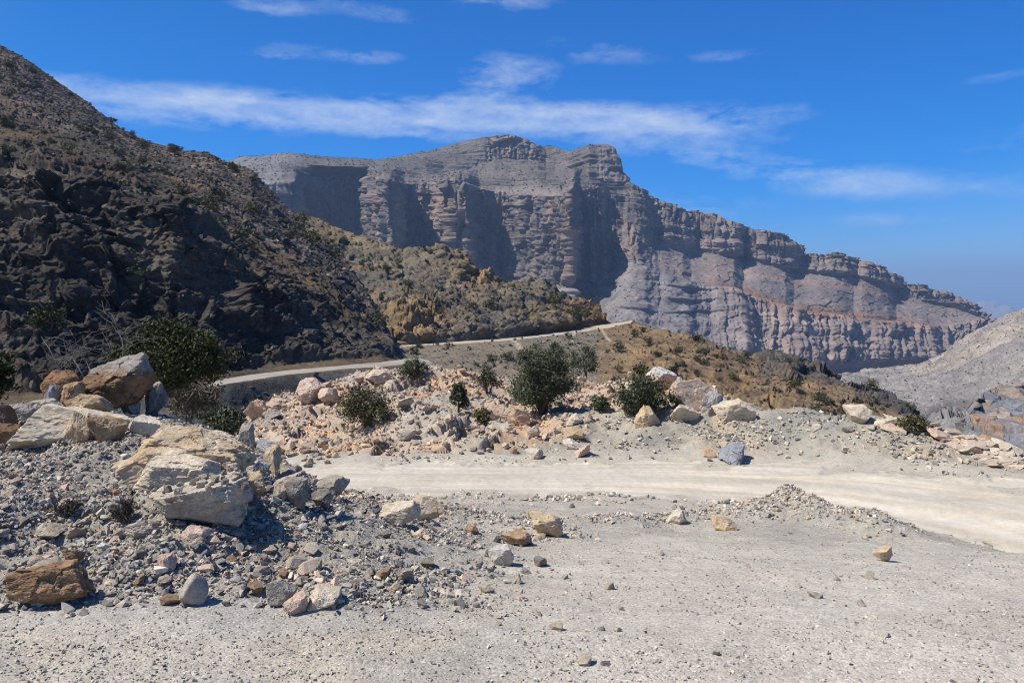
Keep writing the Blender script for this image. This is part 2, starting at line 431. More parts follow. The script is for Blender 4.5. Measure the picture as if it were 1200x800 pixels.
c = np.empty(X.shape+(3,), F32); c[:] = (.10, .082, .062)
nn = fbm(X*.03, Y*.03, Z*.03, 4, 31)
c = lerpc(c, (.15, .115, .075), sstep(.0, .4, nn+.25*rib))
c = lerpc(c, (.30, .225, .14), .55*sstep(.25, .6, fbm(X*.045, Y*.045, Z*.045, 3, 33)+.35*rib)*sstep(200, 300, px)*sstep(4.6, 5.2, T))
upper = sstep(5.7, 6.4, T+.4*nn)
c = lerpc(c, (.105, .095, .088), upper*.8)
c = lerpc(c, (.27, .215, .18), upper*sstep(.62, .9, c2)*.8)
c = lerpc(c, (.33, .22, .13), upper*sstep(.93, .97, c1)*.5)
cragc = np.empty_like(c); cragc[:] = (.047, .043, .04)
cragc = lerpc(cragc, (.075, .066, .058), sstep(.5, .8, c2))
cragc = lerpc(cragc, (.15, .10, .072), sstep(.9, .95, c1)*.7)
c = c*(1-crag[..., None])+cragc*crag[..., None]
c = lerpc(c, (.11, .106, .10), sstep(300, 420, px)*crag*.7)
c = lerpc(c, (.105, .09, .073), scr*.8*(c2 > .3)+.4*scr)
low = 1-sstep(1.9, 2.0, T)
c = lerpc(c, (.105, .105, .098), low)
c = lerpc(c, (.07, .07, .066), low*sstep(.1, .4, fbm(X*.08, Y*.08, Z*.08, 3, 35)))
track = np.exp(-((A.py-(194-.1*(px-216)))/1.3)**2)*sstep(212, 218, px)*(1-sstep(262, 272, px))*sstep(5.5, 6, T)
c = lerpc(c, (.40, .31, .20), track*.8)
rc = np.empty_like(c); rc[:] = (.37, .35, .31)
rc = lerpc(rc, (.30, .275, .235), sstep(.0, .5, fbm(X*.25, Y*.25, 0*X, 4, 42))*.8)
c = np.where(rd[..., None], rc, c)
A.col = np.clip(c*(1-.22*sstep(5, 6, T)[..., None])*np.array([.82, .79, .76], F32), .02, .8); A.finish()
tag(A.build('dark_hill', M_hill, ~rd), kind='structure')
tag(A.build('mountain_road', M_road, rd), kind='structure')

# ------------------------------------------------------------------ the spur carrying the upper road
b2 = Lp((320, 138, 420), (469, 150, 407), (530, 158, 403.5), (602, 170, 399), (670, 190, 391), (700, 198, 387), (714, 203, 384.5), (741, 214, 378))
b3 = inner(b2, [417, 404.5, 400.5, 395.5, 387, 381, 376.5, 375])
b3[-1] = (741, 232, b3[-1][2]); b3[-2] = (714, 232, b3[-2][2])
skyR = [(770, 200, 385), (800, 195, 392), (837, 195, 401), (861, 198, 409), (880, 200, 416), (888, 203, 413), (911, 205, 410), (932, 205, 418), (942, 203, 430), (962, 200, 428.5), (982, 195, 438), (1002, 190, 448), (1036, 182, 463), (1067, 172, 482), (1110, 160, 512), (1160, 150, 540)]
sk = Lp(*skyR)
def tail(dd, dz): return [(p, d+dd, z+dz) for p, d, z in sk]
B = Patch(320, 1150, 1.05, [
 L((320, 95, -26), (700, 95, -24), (1000, 90, -30), (1160, 85, -34)),
 Lp((320, 120, 455), (469, 125, 448), (602, 136, 446), (700, 145, 445), (800, 142, 452), (900, 138, 480), (1000, 130, 515), (1160, 125, 560)),
 b2+sk,
 b3+tail(8, -2),
 up([q for q in b3 if q[0] < 735], 1.5, 2.0)[:-1]+[(708, 231, -3.5), (716, 240, -9), (741, 242, -9)]+tail(16, -5),
 Lp((320, 185, 300), (400, 186, 345), (469, 190, 347), (530, 198, 346), (602, 206, 352), (670, 224, 358), (700, 242, 364))+[(716, 250, -12), (741, 250, -12)]+tail(24, -9),
 Lp((320, 255, 248), (337, 250, 250), (400, 243, 272), (434, 240, 285), (471, 236, 302), (488, 234, 295), (518, 232, 295), (542, 231, 302), (559, 231, 317), (589, 232, 327.5), (636, 236, 329), (656, 240, 341), (680, 245, 351), (700, 252, 360), (711, 256, 373))+[(718, 262, -16), (741, 262, -16)]+tail(34, -14),
 L((320, 330, 0), (560, 300, -20), (741, 290, -40), (1160, 220, -50)),
], [10, 90, 16, 14, 110, 100, 10], smooth_u=1)
X, Y, Z, px, T = B.X, B.Y, B.Z, B.px, B.T
N = B.normals()
ng = fbm(X*.12, Y*.12, 0*X, 3, 41)
rdB = (T >= 2.1+.2*ng)*(T < 2.92+.14*ng)*(px > 462)*(px < 741)
h1, f1, c1 = facet(X/9, Y/9, Z/7, 43, 1.1)
h2, f2, c2 = facet(X/3.2, Y/3.2, Z/2.6, 44, 1.0)
h3, f3, c3 = facet(X/1.3, Y/1.3, Z/1.1, 45, 1.0)
kl = np.where((T > 1.75)*(T < 3.25), 0., 1.)*(sstep(3.2, 3.8, T)+(1-sstep(1.5, 1.75, T)))
kb = sstep(735, 800, px); keep = kl*(1-kb)+kb
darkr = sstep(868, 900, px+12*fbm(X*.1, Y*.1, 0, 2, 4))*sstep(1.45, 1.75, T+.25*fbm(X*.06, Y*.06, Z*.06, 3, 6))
crB = np.exp(-(((px-488)/42)**2+((B.py-378)/22)**2))+np.exp(-(((px-560)/25)**2+((B.py-320)/22)**2))*.8+np.exp(-(((px-690)/30)**2+((B.py-362)/10)**2))
crB = np.clip(crB, 0, 1)
rib = ridged((X*.8+Z*.6)*.02, Y*.02, Z*.06, 4, 47)
fill = (T < 1.98)*(px < 720)
amp = .35+.65*np.clip(sstep(1.9, 2.0, T)+sstep(690, 790, px), 0, 1)
B.push((keep*amp*(rib*(3.0-1.8*sstep(690, 790, px))+h1*(.9+1.7*crB+.7*darkr)+(h2*(.7+.8*crB+.45*darkr)+h3*(.25+.5*crB+.4*darkr))*(1-.45*sstep(690, 780, px))+.9*fbm(X*.12, Y*.12, Z*.12, 4, 48)-.8)).astype(F32), N)
X, Y, Z = B.X, B.Y, B.Z
nn = fbm(X*.05, Y*.05, Z*.05, 4, 49)
c = np.empty(X.shape+(3,), F32); c[:] = (.135, .12, .097)
c = lerpc(c, (.175, .143, .098), sstep(-.05, .4, nn))
c = lerpc(c, (.105, .10, .09), sstep(.05, .5, fbm(X*.04, Y*.04, Z*.04, 3, 52))*(px < 620))
c = lerpc(c, (.27, .20, .12), .8*sstep(640, 700, px)*sstep(3, 3.5, T))
c = lerpc(c, (.26, .175, .095), np.clip(crB, 0, 1)*.75)
c = lerpc(c, (.13, .09, .058), sstep(2.95, 3.1, T)*(1-sstep(3.7, 4.1, T))*sstep(600, 660, px)*.8)
c = lerpc(c, (.30, .19, .10), .5*sstep(.78, .9, c2)*crB)
br = sstep(640, 760, px+50*nn)*(T < 2.2)
c = lerpc(c, (.20, .142, .082), br*.9)
c = lerpc(c, (.135, .10, .068), br*sstep(0, .5, fbm(X*.15, Y*.15, Z*.15, 3, 55)))
c = lerpc(c, (.165, .148, .118), (T < 2)*(px < 700)*.8)
for (p0, y0, p1, y1, w) in ((706, 388, 716, 402, 2.0), (668, 393, 674, 408, 1.4), (604, 400, 612, 412, 3.5)):     # wash-outs under the road
    cx = p0+(B.py-y0)/(y1-y0)*(p1-p0)
    m = np.exp(-((px-cx)/w)**2)*sstep(y0-3, y0, B.py)*(1-sstep(y1-4, y1+2, B.py))*(T < 2.02)
    c = lerpc(c, (.42, .37, .29), m*.8)
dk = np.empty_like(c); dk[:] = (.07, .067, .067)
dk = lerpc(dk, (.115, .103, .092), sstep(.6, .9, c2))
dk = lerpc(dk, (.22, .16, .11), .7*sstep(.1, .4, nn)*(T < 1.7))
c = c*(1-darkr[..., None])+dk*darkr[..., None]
rc = np.empty_like(c); rc[:] = (.40, .36, .30)
rc = lerpc(rc, (.31, .27, .215), sstep(.0, .5, fbm(X*.25, Y*.25, 0*X, 4, 42))*.8)
c = np.where(rdB[..., None], rc, c)
B.col = np.clip(c*np.array([.99, .94, .87], F32), .02, .8); B.finish()
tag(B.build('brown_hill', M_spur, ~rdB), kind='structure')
tag(B.build('upper_mountain_road', M_road, rdB), kind='structure')

# ------------------------------------------------------------------ the massif
def face_d(tab):  # distance of the cliff face along its length
    return np.array(tab, float)
CL = face_d([(230, 1840), (330, 1830), (346, 1850), (356, 1960), (372, 2080), (395, 2120), (425, 2120), (434, 2040), (441, 1930), (449, 1850), (456, 1835), (461, 1850), (468, 1930), (474, 1985), (490, 2010), (506, 2000), (513, 1950), (519, 1915), (525, 1920), (528, 1935), (533, 1912), (538, 1912), (541, 1935), (545, 1905), (549, 1912), (554, 1960), (562, 2000), (580, 2015), (598, 2010), (606, 1970), (616, 1930), (630, 1905), (645, 1885), (660, 1865), (668, 1852), (673, 1862), (676, 1925), (680, 1985), (690, 1995), (700, 1985), (706, 1990), (712, 2010), (722, 2000), (735, 1985), (760, 2030), (800, 2170), (845, 2330), (870, 2420), (930, 2680), (1000, 3050), (1060, 3450), (1120, 3850), (1160, 4150), (1230, 4500)])
fd = lambda p: 1950+(np.interp(p, CL[:, 0], CL[:, 1])-1950)*(1.35 if p < 735 else 1.0)
pxs = np.unique(np.concatenate([CL[:, 0], np.arange(230, 1231, 10)]))
def prof(tab, dtab):
    t = np.array(tab, float)
    py = np.interp(pxs, t[:, 0], t[:, 1])
    d = np.array([dtab(p) for p in pxs])*np.interp(pxs, [735, 1155, 1230], [1, .56, .54])
    return [(p, dd, zof(y, dd)) for p, dd, y in zip(pxs, d, py)]
iv = lambda p, *q: float(np.interp(p, [a for a, _ in q], [b for _, b in q]))
REL = np.array([(739, 0), (750, -40), (757, -30), (763, 40), (780, -30), (800, -50), (812, 30), (838, -60), (861, -75), (868, 70), (884, -40), (915, -65), (924, -40), (931, 60), (960, -30), (984, -50), (1000, 30), (1012, -55), (1038, -65), (1048, 55), (1080, -40), (1110, 30), (1150, 0)], float)
rel = lambda p: .75*float(np.interp(p, REL[:, 0], REL[:, 1]))
m1 = prof([(230, 430), (660, 425), (700, 412), (735, 412), (800, 425), (870, 436), (930, 444), (1000, 436), (1060, 432), (1100, 428), (1155, 382), (1160, 378), (1230, 400)],
          lambda p: iv(p, (230, 1500), (660, 1500), (720, 1560), (800, 1700), (930, 2150), (1000, 2550), (1060, 3000), (1155, 3950), (1230, 4400)))
m2 = prof([(230, 310), (400, 296), (440, 292), (470, 305), (545, 322), (602, 326), (650, 333), (672, 338), (690, 352), (705, 330), (720, 318), (735, 305), (760, 312), (800, 330), (844, 336), (935, 364), (1002, 373), (1036, 377), (1080, 382), (1120, 379), (1155, 376), (1230, 390)],
          lambda p: fd(p)-25 if p <= 670 else iv(p, (671, fd(671)-28), (680, fd(680)-40), (720, fd(720)-45), (740, 1900), (800, 2050), (935, 2480), (1002, 2850), (1080, 3380), (1155, 4020), (1230, 4450))+.5*rel(p))
m3 = prof([(230, 228), (345, 212), (360, 208), (400, 206), (440, 206), (452, 210), (470, 216), (500, 214), (535, 210), (552, 218), (559, 221), (602, 227), (640, 230), (663, 229), (673, 216), (700, 217), (706, 222), (717, 231), (725, 245), (737, 262), (760, 280), (790, 292), (830, 298), (874, 304), (926, 318), (960, 322), (1002, 325), (1050, 340), (1080, 353), (1120, 361), (1155, 374.6), (1230, 388)],
          lambda p: fd(p)+15+15*sstep(670, 740, p) if p <= 740 else iv(p, (740, fd(740)+30), (800, 2290), (870, 2560), (930, 2790), (1000, 3120), (1050, 3490), (1124, 3900), (1155, 4130), (1230, 4550))+rel(p))
m4 = prof([(230, 205), (330, 190), (400, 196), (440, 198), (500, 200), (520, 205), (560, 196), (578, 187), (632, 187), (650, 195), (680, 200), (704, 214), (738, 215), (760, 250), (800, 268), (840, 274), (866, 282), (926, 302), (960, 308), (1002, 312), (1040, 327), (1054, 340), (1082, 346), (1124, 357), (1155, 372.5), (1230, 387)],
          lambda p: iv(p, (230, 2050), (340, 2060), (440, 2160), (560, 2400), (640, 2420), (690, 2120), (740, 2130), (760, 2200), (800, 2350), (870, 2620), (930, 2840), (1000, 3170), (1050, 3530), (1124, 3950), (1155, 4160), (1230, 4580))+rel(p))
m5 = prof([(230, 200), (280, 187), (300, 184), (340, 180), (380, 184), (400, 185), (440, 187), (470, 183), (501, 177), (540, 166), (565, 161), (589, 158.5), (619, 163), (624, 169), (630, 172), (646, 170), (655, 175), (667, 178), (680, 173), (687, 170), (719, 169), (721, 176), (723, 180), (728, 197), (736, 213), (751, 221), (771, 236), (800, 247), (840, 251), (864, 265.5), (915, 274), (925, 277), (930, 294), (959, 299), (986, 300), (1002, 302.6), (1033, 314), (1046, 328), (1056.5, 342), (1063, 335), (1080, 335), (1124, 348), (1151, 368), (1158, 373), (1230, 386)],
          lambda p: iv(p, (230, 2350), (340, 2400), (440, 2560), (540, 2560), (570, 2450), (640, 2480), (690, 2180), (740, 2160), (760, 2290), (800, 2450), (870, 2660), (930, 2880), (1000, 3200), (1050, 3560), (1124, 3990), (1155, 4190), (1230, 4620))+rel(p))
m0 = [(p, d-350, z-160) for p, d, z in m1]
m6 = [(p, d+500, z-60) for p, d, z in m5]
m7 = [(p, d+1500, z-600) for p, d, z in m5]
Mp = Patch(232, 1228, .95, [m0, m1, m2, m3, m4, m5, m6, m7], [8, 170, 190, 110, 110, 14, 8])
X, Y, Z, px, T = Mp.X, Mp.Y, Mp.Z, Mp.px, Mp.T
left = 1-sstep(715, 790, px)
cliffL = sstep(1.97, 2.06, T)*(1-sstep(2.95, 3.05, T))*left
topcl = ((sstep(3.9, 4.05, T))*(1-sstep(4.95, 5.0, T))*np.clip(sstep(560, 572, px)*(1-sstep(632, 640, px))+sstep(696, 704, px), 0, 1))
wall = sstep(3.05, 3.2, T)*(1-sstep(4.9, 5.0, T))*(1-left)           # upper cliff band on the right
canyon = sstep(1.05, 1.2, T)*(1-sstep(1.9, 2.05, T))*sstep(800, 860, px)
talus = (1-sstep(1.9, 2.1, T))*(1-sstep(800, 900, px))
anycl = np.clip(cliffL+topcl+wall+.7*canyon, 0, 1)
U = X/Y*2200.                                         # run along the face
dip = Z+.045*X
# vertical flutes, buttresses and gullies
fl = ridged(U/95., Y*.001, Z/900., 3, 61)*.6+ridged(U/36., Y*.002, Z/420., 4, 62)
gul = ridged(U/150.+Z*.0012, Y*.0005, Z/700., 4, 63)
h1, f1, c1 = facet(U/46, Y/90, dip/34, 65, 1.0)
h2, f2, c2 = facet(U/17, Y/40, dip/11, 66, 1.0)
hv, fv, cv_ = facet(U/26, Y/60, Z/120, 68, 1.0)
def strat(z, s0): return perlin(z, np.zeros_like(z), np.zeros_like(z)+.37, s0)
wz = dip+10*fbm(X*.004, Y*.004, Z*.004, 3, 67)
led = strat(wz/34., 70)+.6*strat(wz/13., 71)+.35*strat(wz/6., 72)
# scallops, the side-canyon walls on the right part and ravines in the talus
off = cliffL*(7*fl+14*hv+8*fbm(U/60., Y*.01, Z/160., 4, 69))+wall*(30*gul+16*fl)+canyon*(52*gul+16*fl)+topcl*12*fl
off = off+h1*(4+15*(anycl-.75*cliffL-.35*canyon))+h2*(2+5.5*(anycl-.5*cliffL))+led*(2.5+8*wall+3*canyon+1.5*cliffL+5*(1-talus)*left*(1-cliffL))
off = off+talus*(20*ridged((X*.8-Z)*.004, Y*.002, Z*.002, 4, 74)+5*fbm(X*.02, Y*.02, Z*.02, 4, 75))
mid = sstep(3.0, 3.2, T)*left*(1-topcl)
off = off+mid*(9*fbm(X*.008, Y*.008, Z*.008, 4, 76)+9*sstep(.1, .4, strat(wz/42., 78))*fbm(X*.01, Y*.01, 0, 2, 79))
N = Mp.normals()
coth = np.clip(N[..., 2]/(np.hypot(N[..., 0], N[..., 1])+.05), 0, 2.6)
def terr(h, sd):          # beds of rock: a vertical face, then a bench
    q = wz/h+1.1*strat(wz/(h*2.7), sd)+.25*fbm(X*.003, Y*.003, 0*Z, 2, sd+2)
    fr = q-np.floor(q)
    return np.where(fr < .72, fr/.72-.5, .5-(fr-.72)/.28)*.72*h*coth
tw = np.clip(.95*wall+(.85-.35*(1-left))*mid+.3*canyon+.22*talus+.4*topcl, 0, 1)*(1-cliffL)
kn = sstep(-.35, .35, fbm(X*.004, Y*.004, Z*.002, 3, 91))
off = off*(1-.45*tw)+tw*(terr(62., 120)*(.35+.65*kn)*.62+terr(23., 121)*.5+terr(9.5, 122)*.45)
crk = np.exp(-(perlin(U/34., Z/420., 0*Z, 123)/.05)**2)+.7*np.exp(-(perlin(U/14., Z/200., 0*Z, 124)/.07)**2)
hv2, _, _ = facet(U/10., Y/30., Z/55., 125, 1.0)
off = off-(cliffL*13+wall*9+topcl*8+canyon*9)*crk+(cliffL*5+wall*2.5+topcl*3)*hv2
sl = 1-.75*sstep(4.75, 5, T)*(1-topcl)
Nh = N.copy(); Nh[..., 2] *= .35
off = off+talus*(11*ridged((X*.8-Z)*.013, Y*.006, Z*.006, 3, 131)+7*np.clip(terr(40., 132), -1, 1)*kn)
off = off*(1-.55*sstep(690, 705, px)*sstep(3.9, 4.1, T)*(1-sstep(745, 760, px)))*sl*sstep(.0, .6, T)
Mp.X = X+Nh[..., 0]*off; Mp.Y = Y+Nh[..., 1]*off; Mp.Z = Z+Nh[..., 2]*off
# benches: two small stepped cliffs across the summit slope
X, Y, Z = Mp.X, Mp.Y, Mp.Z
nn = fbm(X*.003, Y*.003, Z*.003, 4, 80); n2 = fbm(X*.012, Y*.012, Z*.012, 4, 81)
c = np.empty(X.shape+(3,), F32); c[:] = (.225, .205, .195)
c = lerpc(c, (.165, .16, .14), mid*.75)                                        # scrubby upper slopes
c = lerpc(c, (.27, .235, .21), sstep(.0, .6, nn)*.7)
streak = fbm(U/22., 0*U, Z/260., 4, 84)
c = lerpc(c, (.36, .27, .205), np.clip(cliffL+topcl, 0, 1)*sstep(.0, .5, streak)*.8)
c = lerpc(c, (.145, .135, .135), np.clip(cliffL+topcl, 0, 1)*sstep(.05, .5, -streak)*.8)
bands = .5+.5*np.tanh(2.2*(strat(wz/26., 86)+.5*strat(wz/9., 87)))
c = lerpc(c, (.33, .265, .225), (1-left)*(1-talus)*bands*.5)
c = lerpc(c, (.20, .18, .175), (1-left)*(1-bands)*.35)
canc = np.empty_like(c); canc[:] = (.37, .30, .255)
canc = lerpc(canc, (.26, .225, .205), sstep(-.1, .4, n2))
c = c*(1-canyon[..., None]*.85)+canc*canyon[..., None]*.85
ob = np.exp(-((T-2.0-.12*nn)/.14)**2)*sstep(815, 850, px)*(1-sstep(1060, 1110, px))
c = lerpc(c, (.27, .155, .085), ob*.8)
ob2 = np.exp(-((T-2.72-.08*nn)/.05)**2)*sstep(850, 900, px)*(1-sstep(1040, 1080, px))
c = lerpc(c, (.36, .225, .15), ob2*.7)
c = lerpc(c, (.255, .25, .25), talus*.85)
c = lerpc(c, (.31, .275, .25), talus*sstep(-.1, .4, n2)*.7)
c = lerpc(c, (.17, .165, .16), talus*sstep(.1, .4, fbm(X*.03, Y*.03, Z*.03, 3, 126))*.7)
c = lerpc(c, (.235, .235, .235), sstep(360, 330, px)*(T > 2)*.8)
Mp.col = np.clip(c*np.array([.80, .745, .72], F32)*(1-.14*mid[..., None])*(1-.16*cliffL[..., None]), .02, .8); Mp.finish()
tag(Mp.build('mountain', M_mass), kind='structure')

# ------------------------------------------------------------------ right-hand valley slope
D = Patch(850, 1640, 1.3, [
 Lp((850, 380, 560), (1640, 300, 600)),
 Lp((850, 800, 478), (950, 700, 480), (1000, 640, 482), (1060, 600, 484), (1130, 560, 487), (1200, 520, 482), (1350, 450, 475), (1640, 400, 470)),
 Lp((850, 950, 458), (950, 900, 452), (1000, 880, 449), (1060, 850, 447), (1130, 800, 441), (1200, 740, 428), (1350, 600, 400), (1640, 480, 350)),
 Lp((850, 1400, 446), (950, 1350, 441), (1002, 1310, 437), (1016, 1290, 432.5), (1070, 1230, 428), (1087, 1190, 422), (1104, 1160, 414), (1137, 1110, 392), (1171, 1060, 373), (1200, 1010, 362), (1350, 850, 292), (1640, 700, 200)),
 L((850, 1900, -260), (1200, 1700, -200), (1640, 1300, -100)),
], [10, 80, 90, 90, 8], smooth_u=2)
X, Y, Z, px, T = D.X, D.Y, D.Z, D.px, D.T
h1, f1, c1 = facet(X/30, Y/30, Z/18, 92, 1.0)
h2, f2, c2 = facet(X/9, Y/9, Z/6, 93, 1.0)
rav = ridged(X*.006+Y*.004, Y*.004, Z*.004, 5, 94)
cut = -16*np.exp(-((D.py-(484-.33*(px-1075)))/4.)**2)*sstep(1060, 1085, px)*(1-sstep(1140, 1170, px))
D.push((sstep(.3, 1, T)*(9*rav+4*h1+1.6*h2+4*fbm(X*.01, Y*.01, 0, 4, 95)+cut-4+2.2*np.clip(2.5*strat((Z+.10*X+3*fbm(X*.01, Y*.01, 0, 3, 141))/11., 140), -1, 1)+1.2*strat((Z+.10*X)/4., 142))*(1-.6*sstep(2.7, 3, T))).astype(F32))
X, Y, Z = D.X, D.Y, D.Z
c = np.empty(X.shape+(3,), F32); c[:] = (.175, .16, .15)
c = lerpc(c, (.225, .195, .165), sstep(-.1, .5, fbm(X*.008, Y*.008, 0, 4, 96))*sstep(1.6, 2.4, T))
c = lerpc(c, (.28, .235, .18), .7*sstep(.15, .5, fbm(X*.006, Y*.012, 0, 3, 97))*sstep(2.2, 2.8, T))
c = lerpc(c, (.125, .115, .108), sstep(.1, .5, fbm(X*.015, Y*.015, 0, 4, 98))*.6)
D.col = np.clip(c*1.22, .02, .8); D.finish()
tag(D.build('valley_slope', M_slope), kind='structure')

# ------------------------------------------------------------------ layered outcrop behind the rubble on the right
E = Patch(1105, 1560, 1.0, [
 L((1105, 36, -14), (1560, 30, -14)),
 Lp((1105, 42, 540), (1150, 40, 530), (1200, 39, 535), (1560, 36, 560)),
 Lp((1105, 46, 520), (1122, 46, 497), (1128, 47, 486), (1137, 48, 470), (1150, 50, 463), (1168, 52, 454), (1200, 53, 447), (1300, 55, 430), (1560, 50, 420)),
 L((1105, 60, -16), (1200, 66, -14), (1560, 66, -14)),
], [10, 220, 60], smooth_u=2)
X, Y, Z, px, T = E.X, E.Y, E.Z, E.px, E.T
bed = Z*1.0+X*.42+.25*fbm(X*.3, Y*.3, Z*.3, 3, 101)
h1, f1, c1 = facet(X/2.6, Y/2.6, bed/1.5, 102, .7)
h2, f2, c2 = facet(X/.9, Y/.9, bed/.6, 103, .8)
sb = strat(bed/.9, 104)
E.push((sstep(.3, 1, T)*(.6*h1+.18*h2+.22*sb-.2)).astype(F32))
c = np.empty(X.shape+(3,), F32); c[:] = (.155, .155, .165)
c = lerpc(c, (.25, .205, .165), sstep(.35, .6, c1)*sstep(.2, .6, c2))
c = lerpc(c, (.28, .17, .10), sstep(.72, .78, c1)*sstep(.1, .5, c2)*.85)
c = lerpc(c, (.15, .165, .205), sstep(.2, .5, sb)*.6)
E.col = np.clip(c, .02, .8); E.finish()
tag(E.build('rock_outcrop', M_outcrop), 'layered blue grey and orange rock outcrop behind the slab rubble at the right edge', 'rock outcrop')

# ------------------------------------------------------------------ far range and valley floor
R = Patch(1020, 1420, 2.5, [
 Lp((1020, 14000, 390), (1420, 14000, 390)),
 Lp((1020, 16000, 364), (1100, 16000, 362), (1130, 15800, 361), (1150, 15500, 356), (1165, 15200, 355), (1180, 15200, 359), (1200, 15500, 362), (1260, 16000, 352), (1420, 16000, 358)),
 L((1020, 19000, -900), (1420, 19000, -900))], [40, 8])
R.push((240*ridged(R.X*.0009, R.Y*.0009, R.Z*.0009, 5, 111)-120).astype(F32)*sstep(.05, .5, R.T)*(1-sstep(1.2, 2, R.T)))
R.col = np.empty(R.X.shape+(3,), F32); R.col[:] = (.25, .235, .225); R.finish()
tag(R.build('far_mountains', M_far), kind='structure')
bm = bmesh.new(); bmesh.ops.create_grid(bm, x_segments=40, y_segments=40, size=23000)
me = bpy.data.meshes.new('valley_floor'); bm.to_mesh(me); bm.free()
at = me.attributes.new('Col', 'FLOAT_COLOR', 'POINT'); at.data.foreach_set('color', np.tile(np.array([.24, .225, .21, 1], F32), len(me.vertices)))
me.materials.append(M_far)
tag(link('valley_floor', me, loc=(0, 6000, -905)), kind='structure')
# the gravel shelf the camera stands on, going on behind and to the sides
gx, gy = np.meshgrid(np.linspace(-45, 45, 181), np.linspace(-25, 26, 103), indexing='ij')
gz = -.15-.45*np.maximum(gy-3.5, 0)-.06*np.maximum(np.abs(gx)-8, 0)+.04*fbm(gx*.6, gy*.6, 0*gx, 3, 150)-.04
ix = np.arange(gx.size).reshape(gx.shape)
fa = np.stack([ix[:-1, :-1], ix[1:, :-1], ix[1:, 1:], ix[:-1, 1:]], -1).reshape(-1, 4)
gc = np.tile(np.array([.385, .36, .315], F32), (gx.size, 1))
tag(link('gravel_ground', mesh_np('gravel_ground', np.stack([gx, gy, gz], -1).reshape(-1, 3), fa, M_ground, gc, True)), kind='structure')

# ------------------------------------------------------------------ rocks
ICO = {}
def ico(n):
    if n not in ICO:
        b = bmesh.new(); bmesh.ops.create_icosphere(b, subdivisions=n, radius=1)
        ICO[n] = (np.array([v.co for v in b.verts], F32), np.array([[v.index for v in f.verts] for f in b.faces], np.int32)); b.free()
    return ICO[n]

def rock_geo(seed, n, dims, planes=13, rough=.05, flat=0., bevel=.012, crack=.0):
    """a broken block: unit directions cut by random planes (soft minimum), then roughened; z up, base flattened"""
    r = np.random.default_rng(seed)
    V, Fa = ico(n)
    P = r.normal(size=(planes, 3)); P /= np.linalg.norm(P, axis=1, keepdims=True)
    hgt = r.uniform(.62, 1.0, planes)
    ax = np.array([[1, 0, 0], [-1, 0, 0], [0, 1, 0], [0, -1, 0], [0, 0, 1], [0, 0, -1]], float)
    ax += r.normal(size=ax.shape)*.34; ax /= np.linalg.norm(ax, axis=1, keepdims=True)
    P = np.vstack([P, ax]); hgt = np.concatenate([hgt, r.uniform(.70, .92, 6)+.12*(planes > 25)])
    if flat: hgt[planes+4] = 1-flat
    dt = np.maximum(V @ P.T, 1e-3)
    q = hgt[None]/dt
    k = 1/bevel
    rad = -np.log(np.exp(-k*np.clip(q-q.min(1, keepdims=True), 0, 8)).sum(1))/k+q.min(1)
    W = V*rad[:, None]
    s = float(seed % 97)
    x, y, z = W[:, 0]+s, W[:, 1], W[:, 2]
    if rough:
        dsp = rough*(.8*fbm(x*1.6, y*1.6, z*1.6, 5, seed % 31)+.22*(ridged(x*2.2, y*2.2, z*2.8, 4, seed % 29)-.4))
        if n >= 4:
            hh, _, _ = facet(x*2.6, y*2.6, z*2.6, seed % 23, .9)
            dsp = dsp+rough*1.15*hh
            if crack: dsp = dsp-crack*np.exp(-(strat(z*2.4+.5*x+.3*fbm(x, y, z, 2, 4), seed % 19)/.05)**2)
        if n >= 5:
            h3, _, _ = facet(x*7, y*7, z*7, seed % 17, 1.)
            dsp = dsp+rough*.35*h3+rough*.25*fbm(x*9, y*9, z*9, 3, 7)
        W = W*(1+dsp[:, None])
    lo, hi = W.min(0), W.max(0)
    W = (W-(lo+hi)/2)/(hi-lo)*np.array(dims)
    return W.astype(F32), Fa

def rock_cols(W, seed, base, alt, amt=.5, top=None):
    x, y, z = (W/np.abs(W).max()).T*1.4
    s = seed % 53
    m = sstep(-.15, .4, fbm(x*1.2+s, y*1.2, z*1.2, 4, seed % 41))*amt
    c = np.empty((len(W), 3), F32); c[:] = base
    c = lerpc(c, alt, m)
    v = fbm(x*3+s, y*3, z*3, 4, seed % 37)
    c = c*(1+.14*v[:, None])
    if top is not None:
        c = lerpc(c, top, sstep(.25, .75, z+.25*v)*.85)
    return np.clip(c, .02, .8)

